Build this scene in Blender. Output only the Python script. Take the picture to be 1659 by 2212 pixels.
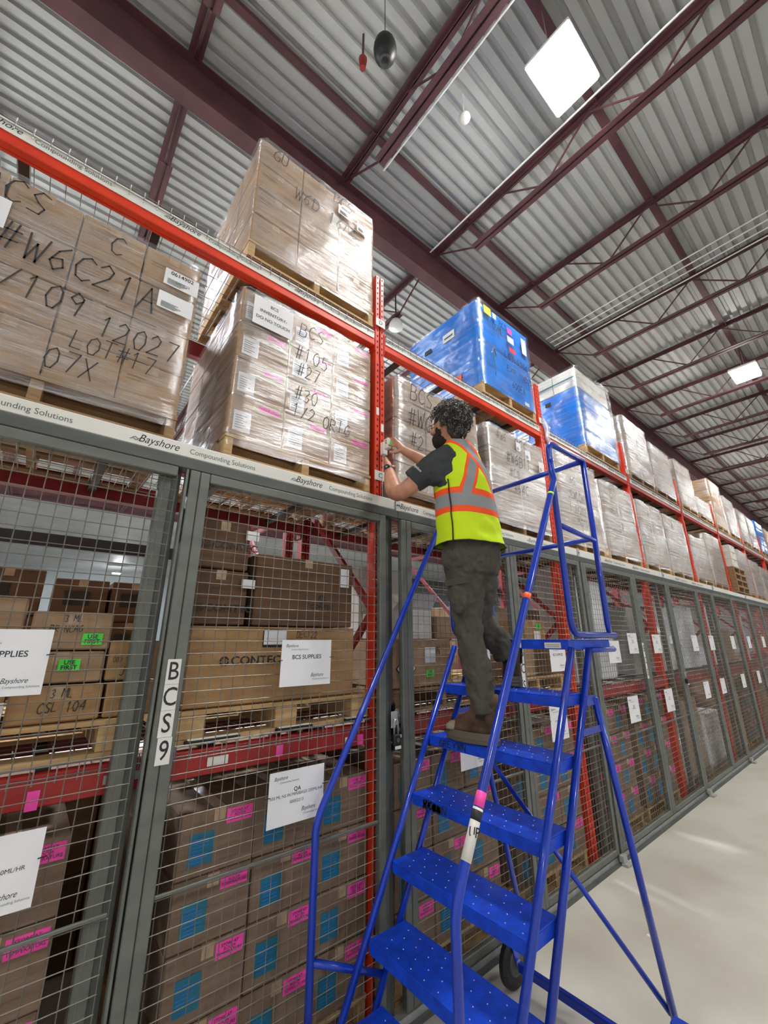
import bpy, math, random
from mathutils import Vector, Matrix, noise
random.seed(7)
SC = bpy.context.scene
for o in list(bpy.data.objects): bpy.data.objects.remove(o)
COL = SC.collection

# ------------------------------------------------------------------ camera
CAMZ = 1.778
PITCH, AZ = math.radians(17.134), math.radians(50.454)
fh = Vector((math.cos(AZ), math.sin(AZ), 0))
rt = Vector((math.sin(AZ), -math.cos(AZ), 0))
fw = fh * math.cos(PITCH) + Vector((0, 0, math.sin(PITCH)))
up = rt.cross(fw)
cd = bpy.data.cameras.new('camera'); cam = bpy.data.objects.new('camera', cd); COL.objects.link(cam)
cam.matrix_world = Matrix.Translation((0, 0, CAMZ)) @ Matrix((rt, up, -fw)).transposed().to_4x4()
cd.sensor_fit = 'VERTICAL'; cd.sensor_height = 36.0; cd.lens = 892.0 / 2212.0 * 36.0
cd.clip_start = 0.05; cd.clip_end = 200
SC.camera = cam
# ------------------------------------------------------------------ light
W = bpy.data.worlds.new('world'); SC.world = W; W.use_nodes = True
W.node_tree.nodes['Background'].inputs[0].default_value = (0.80, 0.84, 0.90, 1)
W.node_tree.nodes['Background'].inputs[1].default_value = 0.42  # ambient fill, added; it enters through the sides left without walls
LAMP_STRENGTH = 120.0
SC.view_settings.view_transform = 'Standard'; SC.view_settings.look = 'None'
SC.view_settings.gamma = 1; SC.view_settings.use_curve_mapping = False
SC.view_settings.exposure = 1.1

# ------------------------------------------------------------------ materials
def lin(h):
    h = h.lstrip('#'); out = []
    for i in (0, 2, 4):
        c = int(h[i:i+2], 16) / 255
        out.append(c / 12.92 if c <= .04045 else ((c + .055) / 1.055) ** 2.4)
    return (*out, 1)
MATS = {}
def mat(name, col, rough=.6, metal=0, col2=None, scale=(8, 8, 8), bump=0, bscale=40, emit=0, spec=.5, contrast=(.35, .65), coat=0, detail=4):
    if name in MATS: return MATS[name]
    m = bpy.data.materials.new(name); m.use_nodes = True; nt = m.node_tree; b = nt.nodes['Principled BSDF']
    b.inputs['Base Color'].default_value = lin(col); b.inputs['Roughness'].default_value = rough
    b.inputs['Metallic'].default_value = metal; b.inputs['Specular IOR Level'].default_value = spec
    b.inputs['Coat Weight'].default_value = coat
    tc = nt.nodes.new('ShaderNodeTexCoord')
    mp = nt.nodes.new('ShaderNodeMapping'); mp.inputs['Scale'].default_value = scale
    nt.links.new(tc.outputs['Object'], mp.inputs[0])
    nz = nt.nodes.new('ShaderNodeTexNoise'); nz.inputs['Scale'].default_value = 1; nz.inputs['Detail'].default_value = detail
    nt.links.new(mp.outputs[0], nz.inputs['Vector'])
    rp = nt.nodes.new('ShaderNodeValToRGB'); rp.color_ramp.elements[0].position = contrast[0]; rp.color_ramp.elements[1].position = contrast[1]
    rp.color_ramp.elements[0].color = lin(col); rp.color_ramp.elements[1].color = lin(col2 or col)
    nt.links.new(nz.outputs['Fac'], rp.inputs[0]); nt.links.new(rp.outputs[0], b.inputs['Base Color'])
    if bump:
        n2 = nt.nodes.new('ShaderNodeTexNoise'); n2.inputs['Scale'].default_value = bscale; n2.inputs['Detail'].default_value = 3
        nt.links.new(tc.outputs['Object'], n2.inputs['Vector'])
        bp = nt.nodes.new('ShaderNodeBump'); bp.inputs['Strength'].default_value = bump; bp.inputs['Distance'].default_value = .01
        nt.links.new(n2.outputs['Fac'], bp.inputs['Height']); nt.links.new(bp.outputs[0], b.inputs['Normal'])
    if emit:
        b.inputs['Emission Color'].default_value = lin(col); b.inputs['Emission Strength'].default_value = emit
    MATS[name] = m; return m
def film(name, tint, base, streak, rough=.14, milky=.3, vert=False):
    if name in MATS: return MATS[name]
    m = bpy.data.materials.new(name); m.use_nodes = True; nt = m.node_tree; N = nt.nodes; L = nt.links
    for n in list(N): N.remove(n)
    out = N.new('ShaderNodeOutputMaterial'); tc = N.new('ShaderNodeTexCoord')
    mp = N.new('ShaderNodeMapping'); mp.inputs['Scale'].default_value = (2.2, 2.2, 34); mp.inputs['Rotation'].default_value = (0, .10, 0)
    nz = N.new('ShaderNodeTexNoise'); nz.inputs['Scale'].default_value = 1.2; nz.inputs['Detail'].default_value = 5; nz.inputs['Roughness'].default_value = .65
    mp2 = N.new('ShaderNodeMapping'); mp2.inputs['Scale'].default_value = (2.5, 2.5, 4.5); mp2.inputs['Rotation'].default_value = (0, -.35, 0)
    nz2 = N.new('ShaderNodeTexNoise'); nz2.inputs['Scale'].default_value = 1; nz2.inputs['Detail'].default_value = 3
    L.new(tc.outputs['Object'], mp.inputs[0]); L.new(mp.outputs[0], nz.inputs['Vector'])
    L.new(tc.outputs['Object'], mp2.inputs[0]); L.new(mp2.outputs[0], nz2.inputs['Vector'])
    bp = N.new('ShaderNodeBump'); bp.inputs['Strength'].default_value = .9; bp.inputs['Distance'].default_value = .016; L.new(nz.outputs['Fac'], bp.inputs['Height'])
    bp2 = N.new('ShaderNodeBump'); bp2.inputs['Strength'].default_value = .8; bp2.inputs['Distance'].default_value = .05
    L.new(nz2.outputs['Fac'], bp2.inputs['Height']); L.new(bp.outputs[0], bp2.inputs['Normal'])
    gl = N.new('ShaderNodeBsdfGlossy'); gl.inputs['Roughness'].default_value = rough; gl.inputs['Color'].default_value = (.95, .97, 1, 1); L.new(bp2.outputs[0], gl.inputs['Normal'])
    df = N.new('ShaderNodeBsdfDiffuse'); df.inputs['Color'].default_value = lin(tint)
    tr = N.new('ShaderNodeBsdfTransparent'); tr.inputs['Color'].default_value = (.97, .97, .97, 1)
    m1 = N.new('ShaderNodeMixShader'); m1.inputs[0].default_value = milky; L.new(gl.outputs[0], m1.inputs[1]); L.new(df.outputs[0], m1.inputs[2])
    mr = N.new('ShaderNodeMapRange'); mr.inputs[1].default_value = .42; mr.inputs[2].default_value = .7; mr.inputs[3].default_value = base; mr.inputs[4].default_value = streak
    ad = N.new('ShaderNodeMath'); ad.operation = 'MULTIPLY_ADD'; ad.inputs[1].default_value = .6
    L.new(nz.outputs['Fac'], ad.inputs[0]); sc = N.new('ShaderNodeMath'); sc.operation = 'MULTIPLY'; sc.inputs[1].default_value = .45
    L.new(nz2.outputs['Fac'], sc.inputs[0]); L.new(sc.outputs[0], ad.inputs[2]); L.new(ad.outputs[0], mr.inputs[0])
    m2 = N.new('ShaderNodeMixShader'); L.new(mr.outputs[0], m2.inputs[0]); L.new(tr.outputs[0], m2.inputs[1]); L.new(m1.outputs[0], m2.inputs[2])
    L.new(m2.outputs[0], out.inputs[0]); MATS[name] = m; return m

M = dict(
    card=mat('cardboard', '#9b7d60', .85, col2='#ad8f70', scale=(6, 6, 26), bump=.15, bscale=60),
    card2=mat('cardboard_grey_brown', '#9a8472', .85, col2='#ac9684', scale=(6, 6, 26), bump=.15, bscale=60),
    card3=mat('cardboard_warm', '#9c7750', .85, col2='#ae8a60', scale=(6, 6, 26), bump=.15, bscale=60),
    card4=mat('cardboard_floor_shaded', '#77614f', .85, col2='#86705d', scale=(6, 6, 26), bump=.15, bscale=60),  # darker copy of the grey-brown card, floor-level shade put into its colour
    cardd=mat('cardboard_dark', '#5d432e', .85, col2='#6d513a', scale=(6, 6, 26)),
    whitebox=mat('white_carton', '#c9c6bd', .7, col2='#d6d3cb'),
    tape=mat('parcel_tape', '#a98e70', .3, col2='#b79c7e', scale=(30, 30, 30)),
    seam=mat('carton_seam', '#3c2c22', .9),
    wood=mat('pallet_wood', '#b08d5f', .8, col2='#cbab7c', scale=(4, 14, 40), bump=.2, bscale=30),
    woodd=mat('pallet_wood_aged', '#86694b', .85, col2='#a38560', scale=(4, 14, 40), bump=.2, bscale=30),
    orange=mat('orange_red_rack_paint', '#e2401f', .42, col2='#d3361c', scale=(5, 5, 5), bump=.05),
    red=mat('red_beam_paint', '#a8241e', .45, col2='#93201c', scale=(5, 5, 5), bump=.05),
    darkred=mat('maroon_beam_paint', '#7c1d20', .5, col2='#8d2426', scale=(4, 4, 4)),
    hole=mat('punched_slot', '#1b0d0b', .9),
    label=mat('printed_label_strip', '#e4e2dc', .5, col2='#dad7d0', scale=(2, 2, 2)),
    paper=mat('white_paper', '#e9e8ea', .55, col2='#e0dfe2', scale=(3, 3, 3)),
    ink=mat('black_ink', '#26262a', .6), marker=mat('black_marker', '#33302f', .55),
    inkg=mat('grey_green_ink', '#55645c', .6),
    pink=mat('fluorescent_pink_sticker', '#ff4fb4', .5, col2='#f546a8'),
    teal=mat('teal_carton_label', '#196780', .5, col2='#1e718b'),
    green=mat('fluorescent_green_sticker', '#4fe04a', .5, col2='#5bea54'),
    lime=mat('lime_tape', '#c4f020', .5), orangetag=mat('orange_tag', '#ff6a2a', .5),
    yellow=mat('yellow_sticker', '#f2d72c', .5), reds=mat('red_sticker', '#e8344a', .5),
    blackl=mat('black_edge_label', '#222222', .5),
    grey=mat('grey_door_frame', '#62655f', .5, metal=.2, col2='#6f726b', scale=(3, 3, 12), bump=.05),
    greyd=mat('grey_channel', '#50524f', .5, metal=.3, col2='#5c5e5a', scale=(3, 3, 12)),
    galv=mat('galvanised_steel', '#a9aba8', .4, metal=.5, col2='#bcbebb', scale=(20, 20, 20)),
    wire=mat('welded_wire', '#716c63', .45, metal=.4, col2='#837e75'),
    wired=mat('deck_wire', '#8e8c8a', .45, metal=.4),
    chan=mat('deck_channel', '#3b3430', .6, metal=.3),
    white=mat('white_enamel', '#e8e8e4', .4),
    blue=mat('blue_ladder_paint', '#0638b8', .28, col2='#0630a0', scale=(3, 3, 3), coat=.35, bump=.02),
    bluet=mat('blue_tread_paint', '#0d4ad6', .4, col2='#0c3cb8', scale=(22, 22, 22), bump=.25, bscale=120, contrast=(.4, .62)),
    nub=mat('worn_bare_nub', '#c9d6f5', .35, metal=.3),
    rubber=mat('black_rubber', '#1d1d1d', .6), dark=mat('black_plastic', '#151516', .5),
    maroon=mat('maroon_steel_primer', '#4e2c33', .6, col2='#5e373c', scale=(3, 3, 3), bump=.1, bscale=30),
    deck=mat('galvanised_roof_deck', '#a6a8a7', .5, metal=.1, col2='#b4b6b5', scale=(.7, .7, 2), bump=.05, bscale=8),
    conc=mat('polished_concrete', '#c6c3b9', .36, col2='#aca698', scale=(1.6, 1.6, 1), bump=.04, bscale=12, contrast=(.38, .78), detail=12),
    wall=mat('pale_wall_panel', '#a9b0b0', .7, col2='#b4baba', scale=(.5, .5, .5)),
    lens=mat('lamp_diffuser', '#fffcf6', .4, emit=LAMP_STRENGTH), lens2=mat('lamp_diffuser_far_aisle', '#f2f7ff', .4, emit=LAMP_STRENGTH * 3.2),
    bwrap=mat('blue_wrapped_side', '#1b84ea', .28, col2='#1570d2', scale=(5, 5, 5), bump=.35, bscale=7, coat=.3),
    foam=mat('white_foam_panel', '#dcdde0', .7), greycr=mat('grey_crate', '#8b8a86', .7, col2='#96958f'),
    skin=mat('skin', '#c08a6e', .5, col2='#ad775c', scale=(12, 12, 12), bump=.1, bscale=150),
    hair=mat('dark_greying_hair', '#262423', .6, col2='#3f3c3a', scale=(30, 30, 30)),
    beard=mat('dark_beard', '#30261f', .9, col2='#1f1814', scale=(60, 60, 60), bump=.6, bscale=200),
    shirt=mat('charcoal_shirt', '#35373a', .9, col2='#3d4043', scale=(9, 9, 9), bump=.3, bscale=18),
    trous=mat('olive_grey_trousers', '#46433a', .9, col2='#524e44', scale=(9, 9, 9), bump=.5, bscale=14),
    boot=mat('brown_suede_boot', '#38271b', .85, col2='#64493a', scale=(14, 14, 14), bump=.2, bscale=90),
    toe=mat('worn_tan_toe', '#8d8068', .8, col2='#a0937a', scale=(14, 14, 14)),
    sole=mat('grey_brown_sole', '#5f584c', .8), watch=mat('black_watch', '#161618', .35),
    clear=film('clear_stretch_film', '#ded9d2', .02, .60, rough=.20, milky=.08),
    milky=film('cloudy_stretch_film', '#d9d7d6', .12, .85, rough=.19, milky=.26),
    bluef=film('blue_side_film', '#8fb8e6', .02, .30, rough=.25, milky=.1),
)
MATS['white_foam_panel'].node_tree.nodes['Principled BSDF'].inputs['Roughness'].default_value = .6

# ------------------------------------------------------------------ mesh helpers
class MB:
    def __init__(s): s.v = []; s.f = []; s.m = []
    def add(s, vs, fs, m=0):
        b = len(s.v); s.v += [tuple(p) for p in vs]; s.f += [tuple(b + i for i in f) for f in fs]; s.m += [m] * len(fs); return s
    def box(s, x0, x1, y0, y1, z0, z1, m=0):
        vs = [(x, y, z) for z in (z0, z1) for y in (y0, y1) for x in (x0, x1)]
        return s.add(vs, [(0, 2, 3, 1), (4, 5, 7, 6), (0, 1, 5, 4), (2, 6, 7, 3), (0, 4, 6, 2), (1, 3, 7, 5)], m)
    def cbox(s, x0, x1, y0, y1, z0, z1, c=.006, m=0):           # box with chamfered edges
        vs = []; idx = {}
        X, Y, Z = (x0, x1), (y0, y1), (z0, z1)
        for i in (0, 1):
            for j in (0, 1):
                for k in (0, 1):
                    sx, sy, sz = c if i == 0 else -c, c if j == 0 else -c, c if k == 0 else -c
                    for a, p in enumerate(((X[i], Y[j] + sy, Z[k] + sz), (X[i] + sx, Y[j], Z[k] + sz), (X[i] + sx, Y[j] + sy, Z[k]))):
                        idx[i, j, k, a] = len(vs); vs.append(p)
        fs = []
        def q(l): fs.append(tuple(idx[t] for t in l))
        for i in (0, 1): q([(i, 0, 0, 0), (i, 0, 1, 0), (i, 1, 1, 0), (i, 1, 0, 0)][::1 if i == 0 else -1])
        for j in (0, 1): q([(0, j, 0, 1), (1, j, 0, 1), (1, j, 1, 1), (0, j, 1, 1)][::1 if j == 0 else -1])
        for k in (0, 1): q([(0, 0, k, 2), (0, 1, k, 2), (1, 1, k, 2), (1, 0, k, 2)][::1 if k == 0 else -1])
        for i in (0, 1):
            for j in (0, 1): q([(i, j, 0, 0), (i, j, 1, 0), (i, j, 1, 1), (i, j, 0, 1)])
            for k in (0, 1): q([(i, 0, k, 0), (i, 1, k, 0), (i, 1, k, 2), (i, 0, k, 2)])
        for j in (0, 1):
            for k in (0, 1): q([(0, j, k, 1), (1, j, k, 1), (1, j, k, 2), (0, j, k, 2)])
        for i in (0, 1):
            for j in (0, 1):
                for k in (0, 1): q([(i, j, k, 0), (i, j, k, 1), (i, j, k, 2)])
        return s.add(vs, fs, m)
    def tube(s, pts, r, n=8, m=0, caps=True):
        pts = [Vector(p) for p in pts]; K = len(pts); rs = r if isinstance(r, (list, tuple)) else [r] * K
        t = (pts[1] - pts[0]).normalized(); a = t.orthogonal().normalized(); vs = []
        for i, p in enumerate(pts):
            tn = (pts[min(i + 1, K - 1)] - pts[max(i - 1, 0)]).normalized()
            a = (a - tn * a.dot(tn)).normalized(); b = tn.cross(a)
            for k in range(n):
                an = 2 * math.pi * k / n + math.pi / n; vs.append(p + (a * math.cos(an) + b * math.sin(an)) * rs[i])
        fs = [(i * n + k, i * n + (k + 1) % n, (i + 1) * n + (k + 1) % n, (i + 1) * n + k) for i in range(K - 1) for k in range(n)]
        if caps: fs += [tuple(range(n))[::-1], tuple((K - 1) * n + k for k in range(n))]
        return s.add(vs, fs, m)
    def bar(s, p0, p1, w, h, m=0, upv=(0, 0, 1)):                # rectangular bar between two points
        p0, p1 = Vector(p0), Vector(p1); t = (p1 - p0).normalized(); u = Vector(upv)
        if abs(t.dot(u)) > .98: u = Vector((0, 1, 0))
        a = t.cross(u).normalized() * w / 2; b = a.cross(t).normalized() * h / 2
        vs = [p + i * a + j * b for p in (p0, p1) for i, j in ((-1, -1), (1, -1), (1, 1), (-1, 1))]
        return s.add(vs, [(0, 1, 2, 3)[::-1], (4, 5, 6, 7), (0, 1, 5, 4), (1, 2, 6, 5), (2, 3, 7, 6), (3, 0, 4, 7)], m)
    def loft(s, rings, m=0, caps=True):
        n = len(rings[0]); vs = [p for r in rings for p in r]; K = len(rings)
        fs = [(i * n + k, i * n + (k + 1) % n, (i + 1) * n + (k + 1) % n, (i + 1) * n + k) for i in range(K - 1) for k in range(n)]
        if caps: fs += [tuple(range(n))[::-1], tuple((K - 1) * n + k for k in range(n))]
        return s.add(vs, fs, m)
    def prism(s, poly, y0, y1, m=0):                               # polygon in XZ extruded along Y
        n = len(poly); vs = [(x, y0, z) for x, z in poly] + [(x, y1, z) for x, z in poly]
        return s.add(vs, [tuple(range(n)), tuple(range(n, 2 * n))[::-1]] + [(k, n + k, n + (k + 1) % n, (k + 1) % n) for k in range(n)], m)
    def disc(s, c, nrm, r, th, n=16, m=0):
        c = Vector(c); nrm = Vector(nrm).normalized(); return s.tube([c - nrm * th / 2, c + nrm * th / 2], r, n, m)
    def ell(s, c, r, n=16, k=10, m=0, f=None):
        rings = []
        for i in range(k + 1):
            ph = math.pi * (i + .02 * (i == 0) - .02 * (i == k)) / k
            rings.append([Vector((c[0] + r[0] * math.sin(ph) * math.cos(2 * math.pi * j / n), c[1] + r[1] * math.sin(ph) * math.sin(2 * math.pi * j / n), c[2] - r[2] * math.cos(ph))) for j in range(n)])
        if f: rings = [[f(p) for p in rr] for rr in rings]
        return s.loft(rings, m)
    def data(s, name, mats, org=(0, 0, 0)):
        me = bpy.data.meshes.new(name); o = Vector(org)
        me.from_pydata([tuple(Vector(p) - o) for p in s.v], [], s.f)
        for mm in mats: me.materials.append(mm)
        me.polygons.foreach_set('material_index', s.m); me.update(); return me
ORG = {}
def link(name, me, parent=None, org=None):
    o = bpy.data.objects.new(name, me); COL.objects.link(o)
    if parent is not None: o.parent = parent; ORG[o] = ORG[parent].copy()
    else: ORG[o] = Vector(org or (0, 0, 0)); o.location = ORG[o]
    return o
def build(name, mb, mats, parent=None, org=None, smooth=False, label=None, cat=None, group=None, kind=None):
    if not isinstance(mats, (list, tuple)): mats = [mats]
    og = ORG[parent] if parent is not None else Vector(org or (0, 0, 0))
    me = mb.data(name, mats, og)
    if smooth:
        me.polygons.foreach_set('use_smooth', [True] * len(me.polygons))
    o = link(name, me, parent, og)
    return tag(o, label, cat, group, kind)
def tag(o, label=None, cat=None, group=None, kind=None):
    if label: o['label'] = label
    if cat: o['category'] = cat
    if group: o['group'] = group
    if kind: o['kind'] = kind
    return o
def thing(name, org, label, cat, group=None):
    o = bpy.data.objects.new(name, None); COL.objects.link(o); o.location = org; ORG[o] = Vector(org); o.empty_display_size = .1
    return tag(o, label, cat, group)
def children(o): return [c for c in bpy.data.objects if c.parent == o]
KIDS = {}
def kids(o):
    if o not in KIDS: KIDS[o] = list(o.children)
    return KIDS[o]
def dup(o, loc=None, label=None, parent=None, group=None, rz=None):
    c = o.copy(); COL.objects.link(c); c.parent = parent; ORG[c] = Vector(loc if loc else ORG[o])
    if loc is not None: c.location = loc
    if rz is not None: c.rotation_euler.z = rz
    if label: c['label'] = label
    if group: c['group'] = group
    for k in kids(o): dup(k, parent=c)
    return c
def autosmooth(o, ang=40):
    me = o.data; me.polygons.foreach_set('use_smooth', [True] * len(me.polygons))
    try: me.set_sharp_from_angle(angle=math.radians(ang))
    except Exception: pass
    return o

# ---- lettering
TXT = {}
def text_mesh(body, size, m, shear=0, align='LEFT', bold=0, xs=1.0, vertical=False):
    key = (body, size, m.name, shear, align, bold, xs)
    if key in TXT: return TXT[key]
    c = bpy.data.curves.new('t', 'FONT'); c.body = body; c.size = size; c.shear = shear; c.align_x = align; c.align_y = 'CENTER'; c.offset = bold; c.resolution_u = 3; c.space_line = .85
    o = bpy.data.objects.new('t', c); COL.objects.link(o); bpy.context.view_layer.update()
    me = bpy.data.meshes.new_from_object(o.evaluated_get(bpy.context.evaluated_depsgraph_get()))
    bpy.data.objects.remove(o); bpy.data.curves.remove(c)
    for v in me.vertices: v.co = Vector((v.co.x * xs, 0, v.co.y))      # faces -Y
    me.materials.clear(); me.materials.append(m); me.name = 'lettering'
    TXT[key] = me; return me
def text(body, x, y, z, size, m, parent, name='lettering', rz=0, ry=0, **kw):
    me = text_mesh(body, size, m, **kw)
    o = bpy.data.objects.new(name, me); COL.objects.link(o); o.parent = parent; o.location = Vector((x, y, z)) - ORG[parent]; o.rotation_euler = (0, ry, rz); ORG[o] = ORG[parent]
    return o
ST = {'A': ['0,0 .5,1 1,0', '.2,.4 .8,.4'], 'B': ['0,0 0,1 .7,.95 .8,.75 .6,.55 0,.52', '.6,.55 .95,.4 .9,.12 .6,0 0,0'], 'C': ['.95,.85 .6,1 .2,.85 0,.5 .2,.12 .6,0 .95,.15'],
      'D': ['0,0 0,1 .6,.9 .95,.5 .6,.05 0,0'], 'E': ['.9,1 0,1 0,0 .9,0', '0,.5 .7,.5'], 'G': ['.9,.85 .5,1 .1,.7 0,.3 .4,0 .9,.1 .9,.45 .5,.45'], 'H': ['0,0 0,1', '.9,0 .9,1', '0,.5 .9,.5'],
      'I': ['.4,0 .4,1'], 'J': ['.8,1 .8,.2 .5,0 .1,.15'], 'K': ['0,0 0,1', '.9,1 0,.45 .9,0'], 'L': ['0,1 0,0 .8,0'], 'M': ['0,0 0,1 .5,.4 1,1 1,0'], 'N': ['0,0 0,1 .9,0 .9,1'],
      'O': ['.5,1 .1,.8 0,.4 .3,0 .7,0 1,.4 .9,.8 .5,1'], 'P': ['0,0 0,1 .8,.9 .85,.6 .6,.45 0,.45'], 'R': ['0,0 0,1 .8,.9 .8,.6 0,.5 .9,0'], 'S': ['.9,.9 .4,1 .05,.75 .4,.52 .85,.35 .7,.05 .05,.08'],
      'T': ['0,1 1,1', '.5,1 .5,0'], 'U': ['0,1 0,.2 .4,0 .85,.2 .85,1'], 'V': ['0,1 .45,0 .95,1'], 'W': ['0,1 .25,0 .5,.7 .75,0 1,1'], 'X': ['0,0 .9,1', '0,1 .9,0'], 'Y': ['0,1 .45,.5 .9,1', '.45,.5 .4,0'], 'Z': ['0,1 .9,1 0,0 .9,0'],
      '0': ['.5,1 .1,.8 0,.4 .3,0 .65,0 .9,.4 .8,.8 .5,1'], '1': ['.2,.8 .45,1 .45,0'], '2': ['.05,.8 .4,1 .8,.8 .7,.5 0,0 .9,.02'], '3': ['.05,.9 .6,1 .8,.75 .4,.52 .85,.3 .6,0 .05,.08'], '4': ['.7,0 .7,1 0,.35 .9,.35'],
      '5': ['.85,1 .15,1 .1,.55 .6,.6 .85,.3 .6,0 .05,.08'], '6': ['.8,1 .3,.75 .05,.3 .4,0 .8,.2 .6,.5 .1,.4'], '7': ['.05,1 .9,1 .4,0'], '8': ['.45,.52 .1,.75 .45,1 .8,.75 .45,.52 .05,.25 .45,0 .85,.25 .45,.52'], '9': ['.85,.7 .5,.5 .1,.7 .4,1 .85,.8 .7,0'],
      '#': ['.25,0 .35,1', '.65,0 .75,1', '0,.68 1,.72', '0,.3 1,.34'], '/': ['.1,0 .8,1'], '-': ['.1,.5 .8,.5'], '.': ['.4,0 .45,.05'], '|': ['.5,0 .5,1', '.25,.8 .5,1 .75,.8'], ':': ['.4,.2 .42,.26', '.4,.7 .42,.76'], '_': ['0,0 1,.05'], ' ': []}
def hand(mb, s, x, y, z, h, w=None, th=.008, slope=0, m=0):
    w = w or h * .62; cx = x
    for ch in s:
        jx, jz = random.uniform(-.05, .05) * w, random.uniform(-.07, .07) * h
        for st in ST.get(ch.upper(), []):
            P = [tuple(map(float, p.split(','))) for p in st.split()]
            P = [(cx + jx + px * w * .78 + .12 * pz * h, z + jz + pz * h + slope * (cx - x)) for px, pz in P]
            for (ax, az), (bx, bz) in zip(P, P[1:]):
                d = Vector((bx - ax, bz - az)); l = max(d.length, 1e-5); d /= l; n = Vector((-d[1], d[0])) * th / 2; e = d * th * .35
                vs = [(ax - e[0] - n[0], y, az - e[1] - n[1]), (bx + e[0] - n[0], y, bz + e[1] - n[1]), (bx + e[0] + n[0], y, bz + e[1] + n[1]), (ax - e[0] + n[0], y, az - e[1] + n[1])]
                mb.add(vs, [(0, 1, 2, 3)], m)
        cx += w
    return mb
def strap_text(o, x, z, y, s=1.0, far=False):
    """company wording printed along a label strip, one set"""
    text('Bayshore', x, y, z, .052 * s, M['ink'], o, shear=.38, xs=.86)
    fl = MB()
    for dz in (0, .008):
        fl.tube([(x - .030 * s + dz, y - .0003, z - .012 * s + dz), (x - .018 * s + dz, y - .0003, z - .006 * s + dz), (x - .008 * s + dz, y - .0003, z - .013 * s + dz), (x + .004 * s + dz, y - .0003, z - .008 * s + dz)], .0012, 4)
    build('logo_flourish', fl, M['ink'], o)
    text('Compounding Solutions', x + .215 * s, y, z - .002, .036 * s, M['inkg'], o, xs=.92)

# ================================================================== SETTING
XE, YE, XS, YS = 46.0, 47.0, -13.0, -15.0
build('floor', MB().box(XS, XE, YS, YE, -.2, 0), M['conc'], kind='structure')
ZD = 7.92
mb = MB(); prof = []; y = YS
while y < YE:
    prof += [(y, ZD), (y + .084, ZD), (y + .097, ZD + .042), (y + .139, ZD + .042)]; y += .152
vs = [(XS, a, b) for a, b in prof] + [(XE, a, b) for a, b in prof]; n = len(prof)
mb.add(vs, [(k, k + 1, n + k + 1, n + k) for k in range(n - 1)])
mb.box(XS, XE, YS, YE, ZD + .1, ZD + .3)
build('ceiling', mb, M['deck'], kind='structure')
build('wall_far_end', MB().box(XE, XE + .2, YS, YE, 0, ZD + .3), M['wall'], kind='structure')
mb = MB().box(XS, XE, YE, YE + .2, 0, ZD + .3)
for k in range(20): mb.box(XS + k * 3, XS + k * 3 + .08, YE - .06, YE, 0, ZD)
build('wall_left', mb, M['wall'], kind='structure')

# girders along the racks, joists across them
def girder(y, label):
    mb = MB(); z0, z1 = 7.28, 7.84
    mb.box(XS, XE, y - .092, y + .092, z0, z0 + .02); mb.box(XS, XE, y - .092, y + .092, z1 - .02, z1); mb.box(XS, XE, y - .006, y + .006, z0 + .02, z1 - .02)
    g = build('steel_girder', mb, M['maroon'], label=label, cat='girder', org=(0, y, z0)); return g
girder(3.58, 'long maroon steel I-beam running over the racks beneath the roof deck')
girder(21.5, 'distant maroon steel I-beam over the hall beyond the racks')
def joist_proto(L0, L1, end_hi, org):
    """open web joist from y=L0 to L1, ending at the girder at the end_hi side"""
    t = thing('roof_joist', org, '', 'joist')
    zt, zb = 7.84, 7.28
    a, b = (L0, L1 - .75) if end_hi else (L0 + .75, L1)
    for nm, y0, y1, z in (('top_chord', L0, L1, zt), ('bottom_chord', a, b, zb)):
        m_ = MB()
        for s in (-1, 1):
            m_.box(min(s * .008, s * .072), max(s * .008, s * .072), y0, y1, z, z + .008); m_.box(min(s * .008, s * .014), max(s * .008, s * .014), y0, y1, z - (.05 if z > 7.5 else -.0), z + (.0 if z > 7.5 else .05))
        o = build(nm, m_, M['maroon'], t)
    w = MB(); p = .62; y = a + .0; k = 0
    pts = []
    while y <= b: pts.append((0, y, zb + .02 if k % 2 == 0 else zt - .02)); y += p; k += 1
    for q0, q1 in zip(pts, pts[1:]): w.tube([q0, q1], .013, 5, caps=False)
    build('web_rods', w, M['maroon'], t)
    build('end_strut', MB().tube([(0, b if end_hi else a, zb + .02), (0, L1 if end_hi else L0, zt - .02)], .014, 5), M['maroon'], t)
    return t
jx = [-1.6, .22, 2.2, 4.0, 5.79, 7.8] + [7.8 + 1.86 * k for k in range(1, 20)]
names = {.22: 'maroon roof joist at upper left, seen edge-on crossing the long I-beam', 2.2: 'maroon open-web joist between the dark hanging speaker and the square lamp',
         4.0: 'maroon open-web joist just right of the big square lamp', 5.79: 'maroon open-web joist just left of the bundle of thin white conduits', 7.8: 'maroon open-web joist just right of the bundle of thin white conduits'}
def jproto(L0, L1, hi):
    t = bpy.data.objects.new('roof_joist', None); COL.objects.link(t); ORG[t] = Vector((0, 0, 0)); tag(t, 'x', 'joist')
    return t
jn = joist_proto(-14.5, 3.5, True, (0, 0, 0)); jf = joist_proto(3.66, 21.4, False, (0, 0, 0))
for i, x in enumerate(jx):
    lab = names.get(x, 'maroon open-web steel joist under the roof deck above the aisle, receding to the right'); grp = None if x in names else 'roof joists above the aisle'
    o = jn if i == 0 else dup(jn)
    o.location.x = x; o['label'] = lab
    if grp: o['group'] = grp
    elif 'group' in o: del o['group']
    o = jf if i == 0 else dup(jf)
    o.location.x = x; o['group'] = 'roof joists beyond the long beam'; o['label'] = 'maroon open-web steel joist beyond the long I-beam, over the racks'
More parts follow.
